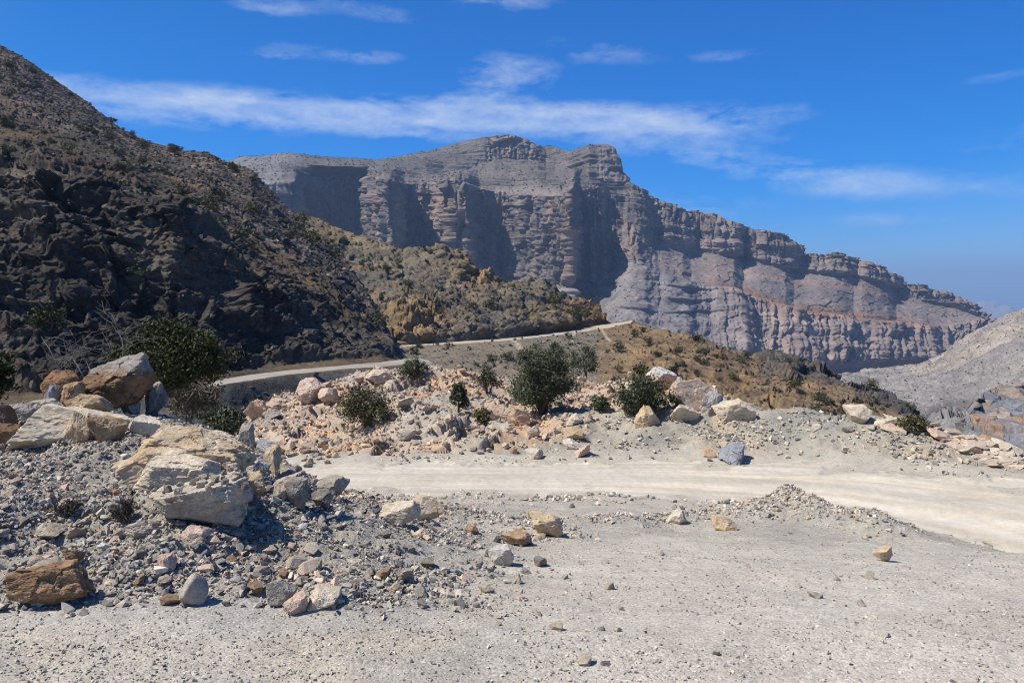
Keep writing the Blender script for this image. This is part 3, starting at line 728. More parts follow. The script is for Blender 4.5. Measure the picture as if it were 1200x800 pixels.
TAN = (.44, .325, .20); TAN2 = (.50, .42, .31); GREYB = (.36, .315, .25); GREY = (.30, .268, .225); PALE = (.47, .415, .34)
DBR = (.15, .095, .055); DBR2 = (.28, .175, .10); PINK = (.46, .335, .26); ORG = (.45, .30, .19); BLUE = (.225, .235, .26); DGR = (.185, .165, .138)
occupied = []
def boulder(bbox, label, base, alt, seed, kd=.85, n=5, amt=.6, top=None, rough=.055, flat=0., sink=.12, rot=None, planes=13, cat='boulder', name='boulder', ground=None, lift=0, crack=.02, bevel=.014, d=None):
    if (x_ := bbox[2]-bbox[0]) > 70: n = 6
    x0, y0, x1, y1 = bbox
    gp = ground or G
    p, _, _ = gp.ray((x0+x1)/2, y1)
    w = (x1-x0)/FOC*p[1]; h = (y1-y0)/FOC*p[1]
    w *= 1+.42*w*kd/p[1]; p[0] *= 1+.42*w*kd/p[1]
    dep = w*kd
    h2 = h*(1+sink)
    W, Fa = rock_geo(seed, n, (w, dep, h2), planes, rough, flat, bevel, crack)
    if rot:
        a = math.radians(rot); R_ = np.array([[math.cos(a), 0, math.sin(a)], [0, 1, 0], [-math.sin(a), 0, math.cos(a)]])
        W = (W @ R_.T).astype(F32)
        W[:, 0] *= w/(W[:, 0].max()-W[:, 0].min()); W[:, 2] *= h2/(W[:, 2].max()-W[:, 2].min())
    me = mesh_np(name, W, Fa, M_stone, rock_cols(W, seed, base, alt, amt, top), smooth=False)
    o = link(name, me, loc=(p[0], p[1]+dep*.42, p[2]+h2/2-h*sink+lift))
    tag(o, label, cat)
    occupied.append((p[0], p[1]+dep*.42, max(w, dep)*.5))
    o_W = W+np.array(o.location)
    return o, o_W

FT, FTW = boulder((180, 566, 300, 622), 'large flat topped beige grey boulder in front of the sandy one, underside in shade', GREYB, TAN2, 3, kd=.95, flat=.3, planes=8, top=(.33, .30, .26))
boulder((148, 505, 292, 566), 'biggest sandy tan boulder behind the flat topped grey one', TAN, TAN2, 14, kd=.6, planes=11, rough=.07, sink=.3, crack=.04)
boulder((160, 532, 262, 572), 'pale buff block wedged between the sandy boulder and the flat topped grey one', TAN2, PALE, 25, kd=.6, sink=.3)
boulder((93, 413, 180, 480), 'large rounded dark brown boulder with a grey top beside the olive bush', DBR, DBR2, 36, kd=.8, top=(.27, .25, .225), planes=34, rough=.07, bevel=.05)
boulder((168, 428, 197, 466), 'half shaded pale boulder tucked against the right of the rounded brown one', DGR, PALE, 37, kd=.8)  # pale rock; its shade is put into the colour as a dark grey base
boulder((48, 424, 94, 458), 'dark reddish brown boulder perched left of the rounded brown one', DBR, (.30, .15, .08), 48, kd=.8, planes=30, sink=.05, lift=.03, bevel=.05)
boulder((66, 448, 99, 480), 'square brown block under the perched reddish boulder', DBR2, TAN, 59, kd=.8)
boulder((50, 452, 72, 480), 'small blue grey stone under the perched reddish boulder', (.26, .27, .30), GREY, 60)
boulder((78, 462, 128, 486), 'low tan block in front of the rounded brown boulder', TAN, DBR2, 61, kd=.6, sink=.3)
boulder((140, 460, 164, 478), 'small pale yellow stone right in front of the rounded brown boulder', PALE, TAN2, 62)
boulder((12, 478, 152, 519), 'long flat pale tan slab at the crest of the left bank', TAN2, PALE, 73, kd=.45, planes=8, sink=.35, flat=.2)
boulder((74, 481, 111, 520), 'upright tan wedge rock leaning on the long pale slab', TAN, TAN2, 74, kd=.7, planes=9)
boulder((108, 488, 152, 521), 'shaded brown lump at the right end of the long pale slab', DBR2, TAN, 75, kd=.6)
boulder((24, 497, 78, 523), 'grey blue tilted slab at the left foot of the long pale slab', (.30, .30, .31), GREY, 76, kd=.5, planes=8)
boulder((150, 488, 196, 514), 'small cream coloured slab between long pale slab and sandy boulder', PALE, TAN2, 77, kd=.5, planes=8)
boulder((-14, 470, 15, 508), 'dark rounded boulder cut by the left picture edge', DBR, DGR, 78, kd=1)
boulder((14, 472, 44, 494), 'grey boulder just right of the dark one at the left picture edge', GREY, GREYB, 79, kd=.8)
boulder((-30, 498, 26, 526), 'lower dark brown boulder in shade at the left edge', DBR, DGR, 80, kd=.7)
boulder((36, 470, 78, 487), 'flat grey stone behind the long pale slab', GREY, GREYB, 82, kd=.7)
boulder((233, 503, 288, 538), 'pale buff boulder at the right shoulder of the sandy boulder', TAN2, PALE, 91, kd=.6)
boulder((278, 497, 300, 536), 'upright grey stone standing at the bank edge, dark on its right', GREY, TAN2, 92, kd=.7)
boulder((308, 522, 330, 556), 'narrow tan pillar stone leaning on grey rubble', TAN, TAN2, 93, rot=12, planes=8)
boulder((287, 540, 318, 562), 'grey angular block below the narrow tan pillar stone', (.33, .32, .31), GREY, 94)
boulder((281, 556, 310, 582), 'tan shadowed block right of the flat topped grey boulder', TAN, GREYB, 95)
boulder((318, 562, 346, 590), 'rounded grey tan rock on the steep bank right of the big boulders', GREYB, PINK, 96)
boulder((330, 562, 362, 598), 'dark grey broken block on the steep right bank', DGR, GREY, 97, kd=.8, planes=12)
boulder((366, 574, 394, 600), 'small leaning dark slab at the right end of the bank, above the road', DGR, GREY, 98, kd=.7, rot=-15, planes=8)
boulder((297, 516, 330, 542), 'light grey block uphill of the narrow tan pillar stone', (.36, .35, .335), GREY, 99)
boulder((13, 668, 106, 716), 'dark brown rough boulder at lower left on the gravel', DBR2, DBR, 103, kd=.7, planes=18, rough=.09, crack=.04, sink=.1)
boulder((213, 678, 245, 712), 'smooth grey egg shaped stone standing on end at the toe of the bank', GREYB, GREY, 114, planes=26, rough=.015, rot=20, crack=0, bevel=.1)
boulder((314, 682, 346, 712), 'grey angular block at the toe of the bank', GREY, GREYB, 115)
boulder((332, 696, 361, 722), 'pinkish block between the grey and the cream blocks at the toe of the bank', PINK, GREYB, 116)
boulder((358, 692, 400, 716), 'cream block with flat face at the toe of the bank', TAN2, PALE, 117)
boulder((146, 612, 190, 632), 'flat grey brown stone in front of the flat topped boulder', GREYB, PINK, 118, kd=.8)
boulder((215, 618, 248, 636), 'low pinkish stone right below the flat topped boulder', PINK, GREYB, 119)
boulder((184, 652, 206, 672), 'pale pinkish stone half way down the gravel bank', PINK, PALE, 120)
boulder((38, 618, 74, 636), 'flat brown grey stone on the gravel at far left', GREYB, DBR2, 121)
boulder((444, 588, 492, 616), 'cream tan rock, left of a touching pair on the spoil ridge', TAN2, PALE, 131, kd=.6)
boulder((474, 583, 520, 612), 'cream tan rock, right of a touching pair on the spoil ridge', TAN2, TAN, 132, kd=.6)
boulder((619, 602, 660, 629), 'rounded tan boulder alone in the middle of the gravel before the road', TAN, TAN2, 143, planes=18, kd=.9)
boulder((584, 624, 624, 640), 'flat brown stone beside the rounded tan boulder', DBR2, GREYB, 144)
boulder((572, 640, 602, 664), 'pale grey block at the end of the rubble bank', (.40, .38, .35), PALE, 145)
boulder((782, 599, 806, 615), 'small pale rounded stone on the low gravel ridge', PALE, TAN2, 151, planes=20)
boulder((835, 606, 862, 622), 'tan stone half buried in the low gravel ridge', TAN, TAN2, 152, sink=.4)
boulder((1024, 642, 1049, 658), 'small tan rock casting a shadow beside the road on the right', TAN, TAN2, 153)
boulder((990, 477, 1019, 500), 'pale cream rounded boulder sitting on the roadside berm', (.53, .44, .33), PALE, 161, planes=22, rough=.03)
boulder((847, 520, 878, 545), 'blue grey rock sitting at the foot of the roadside berm', BLUE, (.27, .28, .31), 162, planes=5, kd=1.2, rot=38, sink=.35, rough=.08)
boulder((833, 469, 884, 494), 'long cream boulder on the crest of the berm', (.50, .41, .29), PALE, 163, kd=.6, sink=.4)
boulder((818, 460, 848, 490), 'grey pillar like rock leaning on the cream berm boulder', (.33, .31, .30), PALE, 164, rot=20)
boulder((784, 442, 836, 484), 'big pinkish slab rock behind the green shrubs on the berm', PINK, PALE, 165, kd=.5, rot=15, planes=9)
boulder((758, 431, 792, 462), 'grey topped orange rock behind the dark shrub', PINK, ORG, 166, top=(.42, .41, .39))
boulder((742, 477, 774, 500), 'round yellowish boulder embedded in the berm crest', TAN, TAN2, 167, sink=.4)
boulder((784, 475, 822, 496), 'pale block next to the round yellowish berm boulder', TAN2, PALE, 168, sink=.3)
boulder((825, 525, 840, 537), 'small orange pink stone at the foot of the berm', ORG, PINK, 169)
boulder((664, 504, 688, 517), 'overhanging orange tan stone on the grey berm', TAN, ORG, 171, kd=.7)
boulder((660, 515, 681, 528), 'white stone below the overhanging orange tan one', PALE, (.55, .52, .47), 172)
boulder((592, 478, 622, 500), 'orange tan boulder in front of the big tree', ORG, TAN2, 173)
boulder((566, 475, 600, 492), 'pinkish boulder left of the orange one before the big tree', PINK, PALE, 174)
boulder((615, 526, 637, 538), 'white stone at the roadside under the orange rock', PALE, PALE, 175)
boulder((345, 446, 382, 476), 'top pinkish crag on the left of the pale knoll', PINK, PALE, 181, kd=.9)
boulder((372, 455, 400, 478), 'pink rock right of the top pinkish crag', PINK, TAN2, 182)
boulder((288, 474, 314, 496), 'orange boulder at the left end of the pale knoll', ORG, PINK, 183)
boulder((306, 480, 330, 494), 'grey slab beside the orange boulder at the left end of the knoll', GREY, GREYB, 184, rot=-20)
boulder((428, 434, 468, 452), 'pink cracked rock on the knoll skyline above the olive shrub', PINK, PALE, 185)
boulder((422, 485, 437, 500), 'yellow tan upright block in front of the olive shrub', TAN, TAN2, 186)

rg_ = np.random.default_rng(5)
CHIP = [mesh_np('rock', *(lambda g_: (g_[0], g_[1], M_stone, rock_cols(g_[0], q, [GREYB, GREY, TAN2, DGR][q], PALE, .4)))(rock_geo(700+q, 4, (1, .8, .7), 6, .05, 0, .005))) for q in range(4)]
for q in range(30):
    while True:
        qx = rg_.uniform(FTW[:, 0].min(), FTW[:, 0].max()); qy = rg_.uniform(FTW[:, 1].min(), FTW[:, 1].max())
        near_ = np.hypot(FTW[:, 0]-qx, FTW[:, 1]-qy) < .03
        if near_.any():
            zz = FTW[near_, 2].max()
            if zz > FTW[:, 2].max()-.10: break
    s_ = rg_.uniform(.025, .085)
    o = link('rock', CHIP[q % 4], loc=(qx, qy, zz+s_*.2)); o.scale = (s_, s_, s_); o.rotation_euler = (0, 0, rg_.uniform(0, 6))
    tag(o, 'little stone chip lying on top of the flat topped grey boulder', 'rock', 'chips on the flat topped boulder')

# --- medium rocks, individuals in groups (copies of a few shapes)
PAL = {
 'bank': [GREY, GREYB, DGR, GREYB, PINK, GREY, TAN2, DBR2],
 'knoll': [PINK, (.44, .38, .31), TAN2, ORG, PINK, GREYB],
 'slab': [TAN2, PALE, GREYB, PINK],
 'lot': [GREYB, GREY, PALE, TAN2],
}
protos = {}
def protoset(kind, k=6, flat=1.0):
    L_ = []
    for q in range(k):
        sd = hash_seed(kind, q)
        W, Fa = rock_geo(sd, 4, (1, .85, .62*flat), 6+q % 4, .05, 0, .005)
        pal = PAL[kind]
        L_.append(mesh_np('rock', W, Fa, M_stone, rock_cols(W, sd, pal[q % len(pal)], pal[(q+1) % len(pal)], .5), smooth=False))
    return L_
def hash_seed(kind, q): return sum(ord(ch) for ch in kind)*7+q*31
for k_ in PAL: protos[k_] = protoset(k_, 8, .55 if k_ == 'slab' else 1.0)

def scatter_rocks(kind, n, region, size, label, group, seed, cat='rock', name='rock', sink=.2, dens=None, pack=1.0):
    r = np.random.default_rng(seed); done = 0; tries = 0
    while done < n and tries < n*60:
        tries += 1
        qx = r.uniform(region[0], region[2]); qy = r.uniform(region[1], region[3])
        if dens is not None and r.uniform() > dens(qx, qy): continue
        p, i, j = G.ray(qx, qy)
        if rmask[i, j]: continue
        s = size[0]*(size[1]/size[0])**(r.uniform()**1.8)
        if any((p[0]-a)**2+(p[1]-b)**2 < (pack*(rr*.85+s*.4))**2 for a, b, rr in occupied): continue
        occupied.append((p[0], p[1], s*.45))
        o = link(name, protos[kind][r.integers(len(protos[kind]))])
        o.scale = (s*r.uniform(.85, 1.2), s*r.uniform(.85, 1.2), s*r.uniform(.75, 1.15))
        o.rotation_euler = (r.normal()*.25, r.normal()*.25, r.uniform(0, 6.28))
        o.location = (p[0], p[1], p[2]+s*.62*(.5-sink)*(.55 if kind == 'slab' else 1))
        tag(o, label, cat, group); done += 1

poly_bank = lambda x, y: 1.0 if (y > 520+max(0, (x-300))*.10 and y < 715-max(0, x-420)*.12) else .0
scatter_rocks('bank', 85, (-20, 520, 640, 725), (.07, .19), 'broken stone lying on the grey rubble bank', 'loose stones on the rubble bank', 201, dens=poly_bank)
scatter_rocks('bank', 26, (275, 520, 400, 610), (.2, .5), 'angular grey rock on the steep end of the bank above the road', 'rocks on the steep bank end', 202)
scatter_rocks('knoll', 100, (285, 432, 830, 535), (.2, .7), 'pinkish pale rock lying on the broken knoll beyond the road', 'rocks on the pale knoll', 203, dens=lambda x, y: 1.0 if (y < 500 or x < 700) else .12)
scatter_rocks('slab', 170, (1040, 488, 1205, 548), (.3, .95), pack=.5, label='pale flat rock in the rubble pile at the right roadside', group='flat rocks in the right roadside rubble', seed=204, cat='flat rock', name='flat_rock', dens=lambda x, y: 1.0 if (abs(y-(492+max(0, x-1090)*.42)) < 14+(x-1040)*.08) else .0)
scatter_rocks('lot', 34, (560, 585, 1060, 790), (.04, .10), 'small stone lying on the pale gravel lot', 'stones on the gravel lot', 205)
scatter_rocks('lot', 24, (900, 492, 1080, 540), (.12, .4), 'small stone on the slope of the roadside berm', 'stones on the roadside berm', 206)

# --- gravel: uncountable, one object per kind of ground
def hull_templates(k, npt, seed):
    r = np.random.default_rng(seed); out = []
    for q in range(k):
        b = bmesh.new()
        P = r.normal(size=(npt, 3)); P /= np.linalg.norm(P, axis=1, keepdims=True)
        P *= r.uniform(.7, 1, (npt, 1)); P *= np.array([1, r.uniform(.6, .95), r.uniform(.4, .75)])
        for p in P: b.verts.new(p)
        bmesh.ops.convex_hull(b, input=b.verts[:]); bmesh.ops.triangulate(b, faces=b.faces[:])
        b.verts.index_update()
        vs = [v for v in b.verts if v.link_faces]
        mp = {v: i for i, v in enumerate(vs)}
        out.append((np.array([v.co for v in vs], F32), np.array([[mp[v] for v in f.verts] for f in b.faces], np.int32))); b.free()
    return out
HT = hull_templates(14, 12, 5); HT8 = hull_templates(14, 8, 6)

def scatter_mesh(name, patch, weight, n, smin, smax, power, palette, mat, seed, templ=HT8, sink=.15, tint=.25, usecol=0.0):
    r = np.random.default_rng(seed)
    P = np.stack([patch.X, patch.Y, patch.Z], -1)
    a = P[1:, :-1]-P[:-1, :-1]; b = P[:-1, 1:]-P[:-1, :-1]
    area = np.linalg.norm(np.cross(a, b), axis=-1)
    w = (area*weight[:-1, :-1]).ravel().astype(np.float64); w /= w.sum()
    ids = r.choice(len(w), n, p=w)
    i, j = np.unravel_index(ids, area.shape)
    fu = r.uniform(size=(n, 1)); fv = r.uniform(size=(n, 1))
    C = P[i, j]+(P[i+1, j]-P[i, j])*fu+(P[i, j+1]-P[i, j])*fv
    S = smin*(smax/smin)**(r.uniform(size=n)**power)
    pal = np.array(palette, F32)
    CC = pal[r.integers(len(pal), size=n)]*(1+tint*r.normal(size=(n, 1)))
    if usecol: CC = CC*(1-usecol)+patch.col[i, j]*usecol*(1+tint*r.normal(size=(n, 1)))
    tid = r.integers(len(templ), size=n)
    VV = []; FF = []; KK = []; base = 0
    for t, (tv, tf) in enumerate(templ):
        m = np.where(tid == t)[0]; k = len(m)
        if not k: continue
        ang = r.uniform(0, 6.28, k); tl = r.normal(size=k)*.35; tb = r.normal(size=k)*.35
        ca, sa = np.cos(ang), np.sin(ang)
        v = np.repeat(tv[None], k, 0)*S[m][:, None, None]*.5
        x, y, z = v[..., 0], v[..., 1], v[..., 2]
        z2 = z*np.cos(tl)[:, None]+x*np.sin(tl)[:, None]; x2 = x*np.cos(tl)[:, None]-z*np.sin(tl)[:, None]
        z3 = z2*np.cos(tb)[:, None]+y*np.sin(tb)[:, None]; y2 = y*np.cos(tb)[:, None]-z2*np.sin(tb)[:, None]
        q = np.stack([x2*ca[:, None]-y2*sa[:, None], x2*sa[:, None]+y2*ca[:, None], z3], -1)
        q += C[m][:, None]; q[..., 2] += S[m][:, None]*(.30-sink)
        VV.append(q.reshape(-1, 3))
        FF.append((tf[None]+(np.arange(k)*len(tv))[:, None, None]+base).reshape(-1, 3)); base += k*len(tv)
        KK.append(np.repeat(CC[m], len(tv), 0))
    me = mesh_np(name, np.vstack(VV), np.vstack(FF), mat, np.clip(np.vstack(KK), .02, .75), smooth=False)
    return tag(link(name, me), kind='stuff')

infr = (G.px > -60)*(G.px < 1260)
GP = [GREY, GREYB, (.30, .29, .27), (.23, .225, .22), DGR, (.36, .33, .28), (.40, .36, .30), PINK]
nz = fbm(G.X*1.3, G.Y*1.3, 0, 3, 300)
wb = bank*infr*(G.Y < 16)*(.35+sstep(-.3, .3, nz))
wb = wb*(7/np.maximum(G.Y, 3))
scatter_mesh('bank_gravel', G, wb, 90000, .014, .07, 2.0, GP, M_gravel, 301)
scatter_mesh('bank_rubble', G, wb, 9000, .045, .13, 2.4, GP, M_gravel, 302, templ=HT)
wl = infr*(1-bank)*(G.Y > 3.2)*(G.Y < 20)*(1-road)*(.4+.6*sstep(-.2, .6, nz)+.6*sstep(700, 400, G.px))*(1-.75*tyre)
wl = wl*(1+3*np.exp(-((G.Y-10.8)/1.2)**2))
LP_ = [(.40, .375, .335), GREYB, (.33, .31, .28), (.45, .42, .37), (.42, .37, .30), (.27, .25, .225)]
wl = wl*(6/np.maximum(G.Y, 3))**1.6
scatter_mesh('lot_gravel', G, wl, 90000, .005, .032, 2.8, LP_, M_gravel, 303)
scatter_mesh('windrow_gravel', G, infr*np.clip(R1*2.2+R2*2.5-.12, 0, 1), 9000, .015, .11, 2.3, LP_+[TAN2, PINK], M_gravel, 311, templ=HT)
wr = infr*(berm+np.clip(shoulder, 0, 1)*.5)*(G.Y > 14)*(G.T < 9.7)*(1-road)*(.1+sstep(-.1, .5, fbm(G.X*.5, G.Y*.5, 0, 3, 305)))
scatter_mesh('berm_gravel', G, wr, 16000, .04, .26, 2.6, [GREYB, GREY, PALE, TAN2, (.33, .31, .27), (.33, .31, .27)], M_gravel, 304, templ=HT)
wk = infr*knoll*(G.T < 10.4)
scatter_mesh('knoll_rubble', G, wk, 20000, .06, .42, 2.3, [PINK, (.42, .36, .29), TAN2, ORG, GREYB, (.36, .31, .26)], M_gravel, 306, templ=HT, usecol=.75)
wa = (A.px > -60)*((A.T > 3.25)*(A.T < 7.1)*(.25+upper+.5*scr+.25*crag)+.8*(A.T > .8)*(A.T < 1.93))
scatter_mesh('hill_scree', A, wa, 24000, .35, 2.2, 2.8, [(.12, .105, .09), (.09, .083, .078), (.19, .155, .13), (.07, .068, .065)], M_gravel, 307, usecol=.5)
scatter_mesh('spur_scree', B, (B.T > .8)*(B.T < 6.1)*(~rdB)*1.0, 12000, .3, 1.5, 2.4, [(.17, .135, .09), (.115, .105, .09), (.08, .077, .073)], M_gravel, 308, usecol=.6)
scatter_mesh('valley_boulders', D, (D.T > .6)*(D.T < 3.05)*1.0, 12000, .9, 4, 2.4, [(.18, .165, .15), (.12, .112, .105), (.055, .058, .04), (.06, .06, .045), (.22, .19, .16)], M_gravel, 309)
wm = (Mp.T > 1.2)*(Mp.T < 5.05)*(1-np.clip(cliffL+topcl+.7*canyon, 0, .98))*np.where(px_ok := (Mp.px < 1180), 1., 0.)
scatter_mesh('mountain_scrub', Mp, wm*(.3+.9*mid+.2*(Mp.px < 800)), 9000, 3, 8, 1.8, [(.055, .058, .04), (.075, .075, .055), (.10, .098, .085)], M_gravel, 310, sink=.0)

# ------------------------------------------------------------------ plants
def tubes(paths, sides=5):
    VV = []; FF = []; base = 0
    ang = np.arange(sides)*2*math.pi/sides
    for P, Rr in paths:
        P = np.asarray(P, float); n = len(P)
        tn = np.gradient(P, axis=0); tn /= np.linalg.norm(tn, axis=1, keepdims=True)+1e-9
        ref = np.array([0.31, .95, .1]); s1 = np.cross(tn, ref); s1 /= np.linalg.norm(s1, axis=1, keepdims=True)+1e-9
        s2 = np.cross(tn, s1)
        ring = P[:, None]+(s1[:, None]*np.cos(ang)[None, :, None]+s2[:, None]*np.sin(ang)[None, :, None])*np.asarray(Rr)[:, None, None]
        VV.append(ring.reshape(-1, 3))
        for k in range(n-1):
            for q in range(sides):
                FF.append([base+k*sides+q, base+k*sides+(q+1) % sides, base+(k+1)*sides+(q+1) % sides, base+(k+1)*sides+q])
        base += n*sides
    return np.vstack(VV).astype(F32), np.array(FF, np.int32)

def limb(a, b, r0, r1, rg, wob=.12, n=7, droop=0.):
    a = np.array(a, float); b = np.array(b, float); t = np.linspace(0, 1, n)[:, None]
    ln = np.linalg.norm(b-a)
    P = a+(b-a)*t
    w = np.cumsum(rg.normal(size=(n, 3))*wob*ln/n, 0); w -= w[-1]*t
    P = P+w; P[:, 2] += droop*ln*(t[:, 0]*(1-t[:, 0]))
    return P, r0+(r1-r0)*t[:, 0]

def plant_meshes(seed, clumps, leaves, w, h, stems=3, leaf=.04, spread=.16, base_clear=.0, trunk_r=.05, shape='dome', mat=M_leaf, twiggy=0):
    """stems reaching to leaf clumps spread through an uneven crown volume"""
    rg = np.random.default_rng(seed)
    cc = []
    while len(cc) < clumps:
        u = rg.normal(size=3); u /= np.linalg.norm(u); rr = rg.uniform(.15, 1)**.45
        p = u*rr
        lob = 1+.28*float(perlin(np.array([u[0]*1.6+seed]), np.array([u[1]*1.6]), np.array([u[2]*1.6]), seed)[0])*2
        p = p*lob
        if shape == 'dome' and p[2] < -.75: continue
        cc.append((p[0]*w/2, p[1]*w/2*.9, h*(base_clear+(1-base_clear)*(.5+.5*p[2]*.95))))
    cc = np.array(cc); cc[:, 2] = np.maximum(cc[:, 2], .03*h)
    paths = []; roots = [np.array([rg.normal()*w*.03, rg.normal()*w*.03, -.1*h]) for _ in range(stems)]
    forks = []
    for s_ in range(stems):
        f = np.array([rg.normal()*w*.12, rg.normal()*w*.12, h*rg.uniform(.28, .45)])
        forks.append(f); paths.append(limb(roots[s_], f, trunk_r, trunk_r*.6, rg))
    mids = []
    for s_ in range(stems):
        for q in range(4):
            tgt = cc[rg.integers(len(cc))]
            m = forks[s_]+(tgt-forks[s_])*.6; mids.append(m)
            paths.append(limb(forks[s_], m, trunk_r*.5, trunk_r*.22, rg))
    mids = np.array(mids)
    for c_ in cc[:min(len(cc), 90)]:
        k = np.argmin(((mids-c_)**2).sum(1)); paths.append(limb(mids[k], c_, trunk_r*.2, trunk_r*.05, rg, n=5))
    tv, tf = tubes(paths)
    k = rg.integers(len(cc), size=leaves)
    sz = rg.uniform(.5, 1.4, len(cc))[k]
    C = cc[k]+rg.normal(size=(leaves, 3))*spread*w*.5*sz[:, None]*np.array([1, 1, .75])
    C[:, 2] = np.maximum(C[:, 2], .02*h)
    d1 = rg.normal(size=(leaves, 3)); d1 /= np.linalg.norm(d1, axis=1, keepdims=True)
    d2 = np.cross(d1, rg.normal(size=(leaves, 3))); d2 /= np.linalg.norm(d2, axis=1, keepdims=True)+1e-9
    ls = leaf*rg.uniform(.6, 1.4, (leaves, 1)); asp = .45 if not twiggy else .10
    V = np.stack([C-d1*ls, C+d2*ls*asp, C+d1*ls, C-d2*ls*asp], 1).reshape(-1, 3)
    Fq = np.arange(leaves*4).reshape(-1, 4)
    tone = np.clip(rg.uniform(0, 1, leaves)**1.5*.6+rg.uniform(0, .45, len(cc))[k], 0, 1)
    cl = np.repeat(tone, 4)[:, None]*np.ones((1, 3))
    fm = mesh_np('foliage', V, Fq, mat, cl)
    tm = mesh_np('trunk', tv, tf, M_bark, None, smooth=True)
    return fm, tm

def plant(name, loc, meshes, label, cat, group=None, s=1., rz=0., stemname='stem', sz=None):
    e = bpy.data.objects.new(name, None); col.objects.link(e); e.empty_display_size = .2
    e.location = loc; e.rotation_euler = (0, 0, rz); e.scale = (s, s, sz or s)
    link('foliage' if name != 'tree' else 'crown', meshes[0], e); link(stemname, meshes[1], e)
    return tag(e, label, cat, group)

def plant_at(name, bbox, label, cat, seed, patch=None, clumps=60, leaves=3500, leaf=.045, mat=M_leaf, stems=3, tr=.04, spread=.16, clear=.0, stemname='stem', d=None, **kw):
    x0, y0, x1, y1 = bbox
    p, _, _ = (patch or G).ray((x0+x1)/2, y1)
    if d:
        p = np.array([((x0+x1)/2-600)/FOC*d, d, zof(y1, d)])
    w = (x1-x0)/FOC*p[1]; h = (y1-y0)/FOC*p[1]
    ms = plant_meshes(seed, int(clumps*.95), int(leaves*.74), w*.84, h*.93, stems, leaf, spread, clear, tr, mat=mat, **kw)
    return plant(name, p, ms, label, cat, stemname=stemname)

plant_at('tree', (594, 404, 680, 485), 'largest round dense grey green tree standing on the pale rocks beyond the road', 'tree', 401, clumps=170, leaves=40000, leaf=.042, stems=4, tr=.09, clear=.03, stemname='trunk', spread=.15)
plant_at('shrub', (392, 446, 466, 500), 'loose olive brown shrub on the knoll left of the centre', 'shrub', 402, clumps=70, leaves=6500, leaf=.05, mat=M_leaf_olive, spread=.2, stems=5)
plant_at('shrub', (523, 448, 551, 486), 'small dark grey shrub on pale rocks left of the big tree', 'shrub', 403, clumps=40, leaves=3500, leaf=.05)
plant_at('shrub', (718, 438, 788, 486), 'wide dark grey green shrub on the berm right of the big tree', 'shrub', 404, clumps=90, leaves=9000, leaf=.05, stems=5)
plant_at('shrub', (783, 450, 807, 480), 'small bright green shrub beside the pinkish slab rock', 'shrub', 405, clumps=35, leaves=3000, leaf=.05)
plant_at('shrub', (556, 428, 588, 462), 'thin grey shrub on the knoll skyline close to the big tree', 'shrub', 406, clumps=30, leaves=1800, leaf=.05, spread=.2)
plant_at('shrub', (466, 419, 502, 446), 'dark shrub on the knoll skyline below the road bend', 'shrub', 407, clumps=40, leaves=2600, leaf=.06)
plant_at('shrub', (553, 478, 577, 497), 'tiny olive shrub among pale rocks above the orange bank', 'shrub', 408, clumps=25, leaves=1800, leaf=.045, mat=M_leaf_olive)
plant_at('shrub', (692, 462, 716, 484), 'tiny dark shrub between big tree and wide shrub', 'shrub', 409, clumps=25, leaves=1600, leaf=.05)
plant_at('shrub', (1052, 487, 1088, 506), 'low dark spreading shrub at the head of the slab rubble', 'shrub', 410, clumps=40, leaves=2600, leaf=.05, mat=M_leaf_olive)
plant_at('shrub', (668, 404, 706, 440), 'bushy dark shrub behind the right side of the big tree', 'shrub', 411, clumps=40, leaves=3000, leaf=.07, d=60)
plant_at('shrub', (740, 428, 762, 448), 'dry brown thin shrub behind the wide dark shrub', 'shrub', 412, clumps=24, leaves=1500, leaf=.06, mat=M_leaf_olive)
plant_at('shrub', (134, 378, 262, 458), 'big dense dark olive bush behind the rounded brown boulder', 'bush', 420, clumps=230, leaves=52000, leaf=.034, mat=M_leaf_dark, stems=7, tr=.05, spread=.13, clear=.0, d=16)
plant_at('shrub', (232, 474, 292, 508), 'low dark green bush in the hollow behind the left bank', 'bush', 421, clumps=50, leaves=4500, leaf=.05, mat=M_leaf, d=20)
plant_at('shrub', (185, 440, 260, 490), 'grey leafless tangle under the right side of the olive bush', 'bush', 422, clumps=60, leaves=3500, leaf=.12, mat=M_dry, twiggy=1, d=18)
plant_at('shrub', (320, 452, 352, 482), 'thin grey twiggy shrub below the lower road', 'shrub', 423, clumps=30, leaves=2200, leaf=.12, mat=M_dry, twiggy=1, d=44)
plant_at('shrub', (384, 440, 402, 462), 'dark shrub behind the pinkish crag below the lower road', 'shrub', 424, clumps=25, leaves=1600, leaf=.06, d=46)
plant_at('shrub', (-46, 400, 14, 474), 'dark grey green bush cut by the left picture edge', 'bush', 425, clumps=60, leaves=6000, leaf=.05, mat=M_leaf_dark, stems=6, d=15)
plant_at('dry_shrub', (130, 582, 160, 612), 'dry brown grass like tuft on gravel left of the flat topped boulder', 'dry shrub', 431, clumps=14, leaves=420, leaf=.05, mat=M_dry, twiggy=1, tr=.004)
plant_at('dry_shrub', (66, 584, 92, 606), 'dry grey tuft on gravel below the long pale slab', 'dry shrub', 432, clumps=14, leaves=300, leaf=.05, mat=M_dry, twiggy=1, tr=.004)

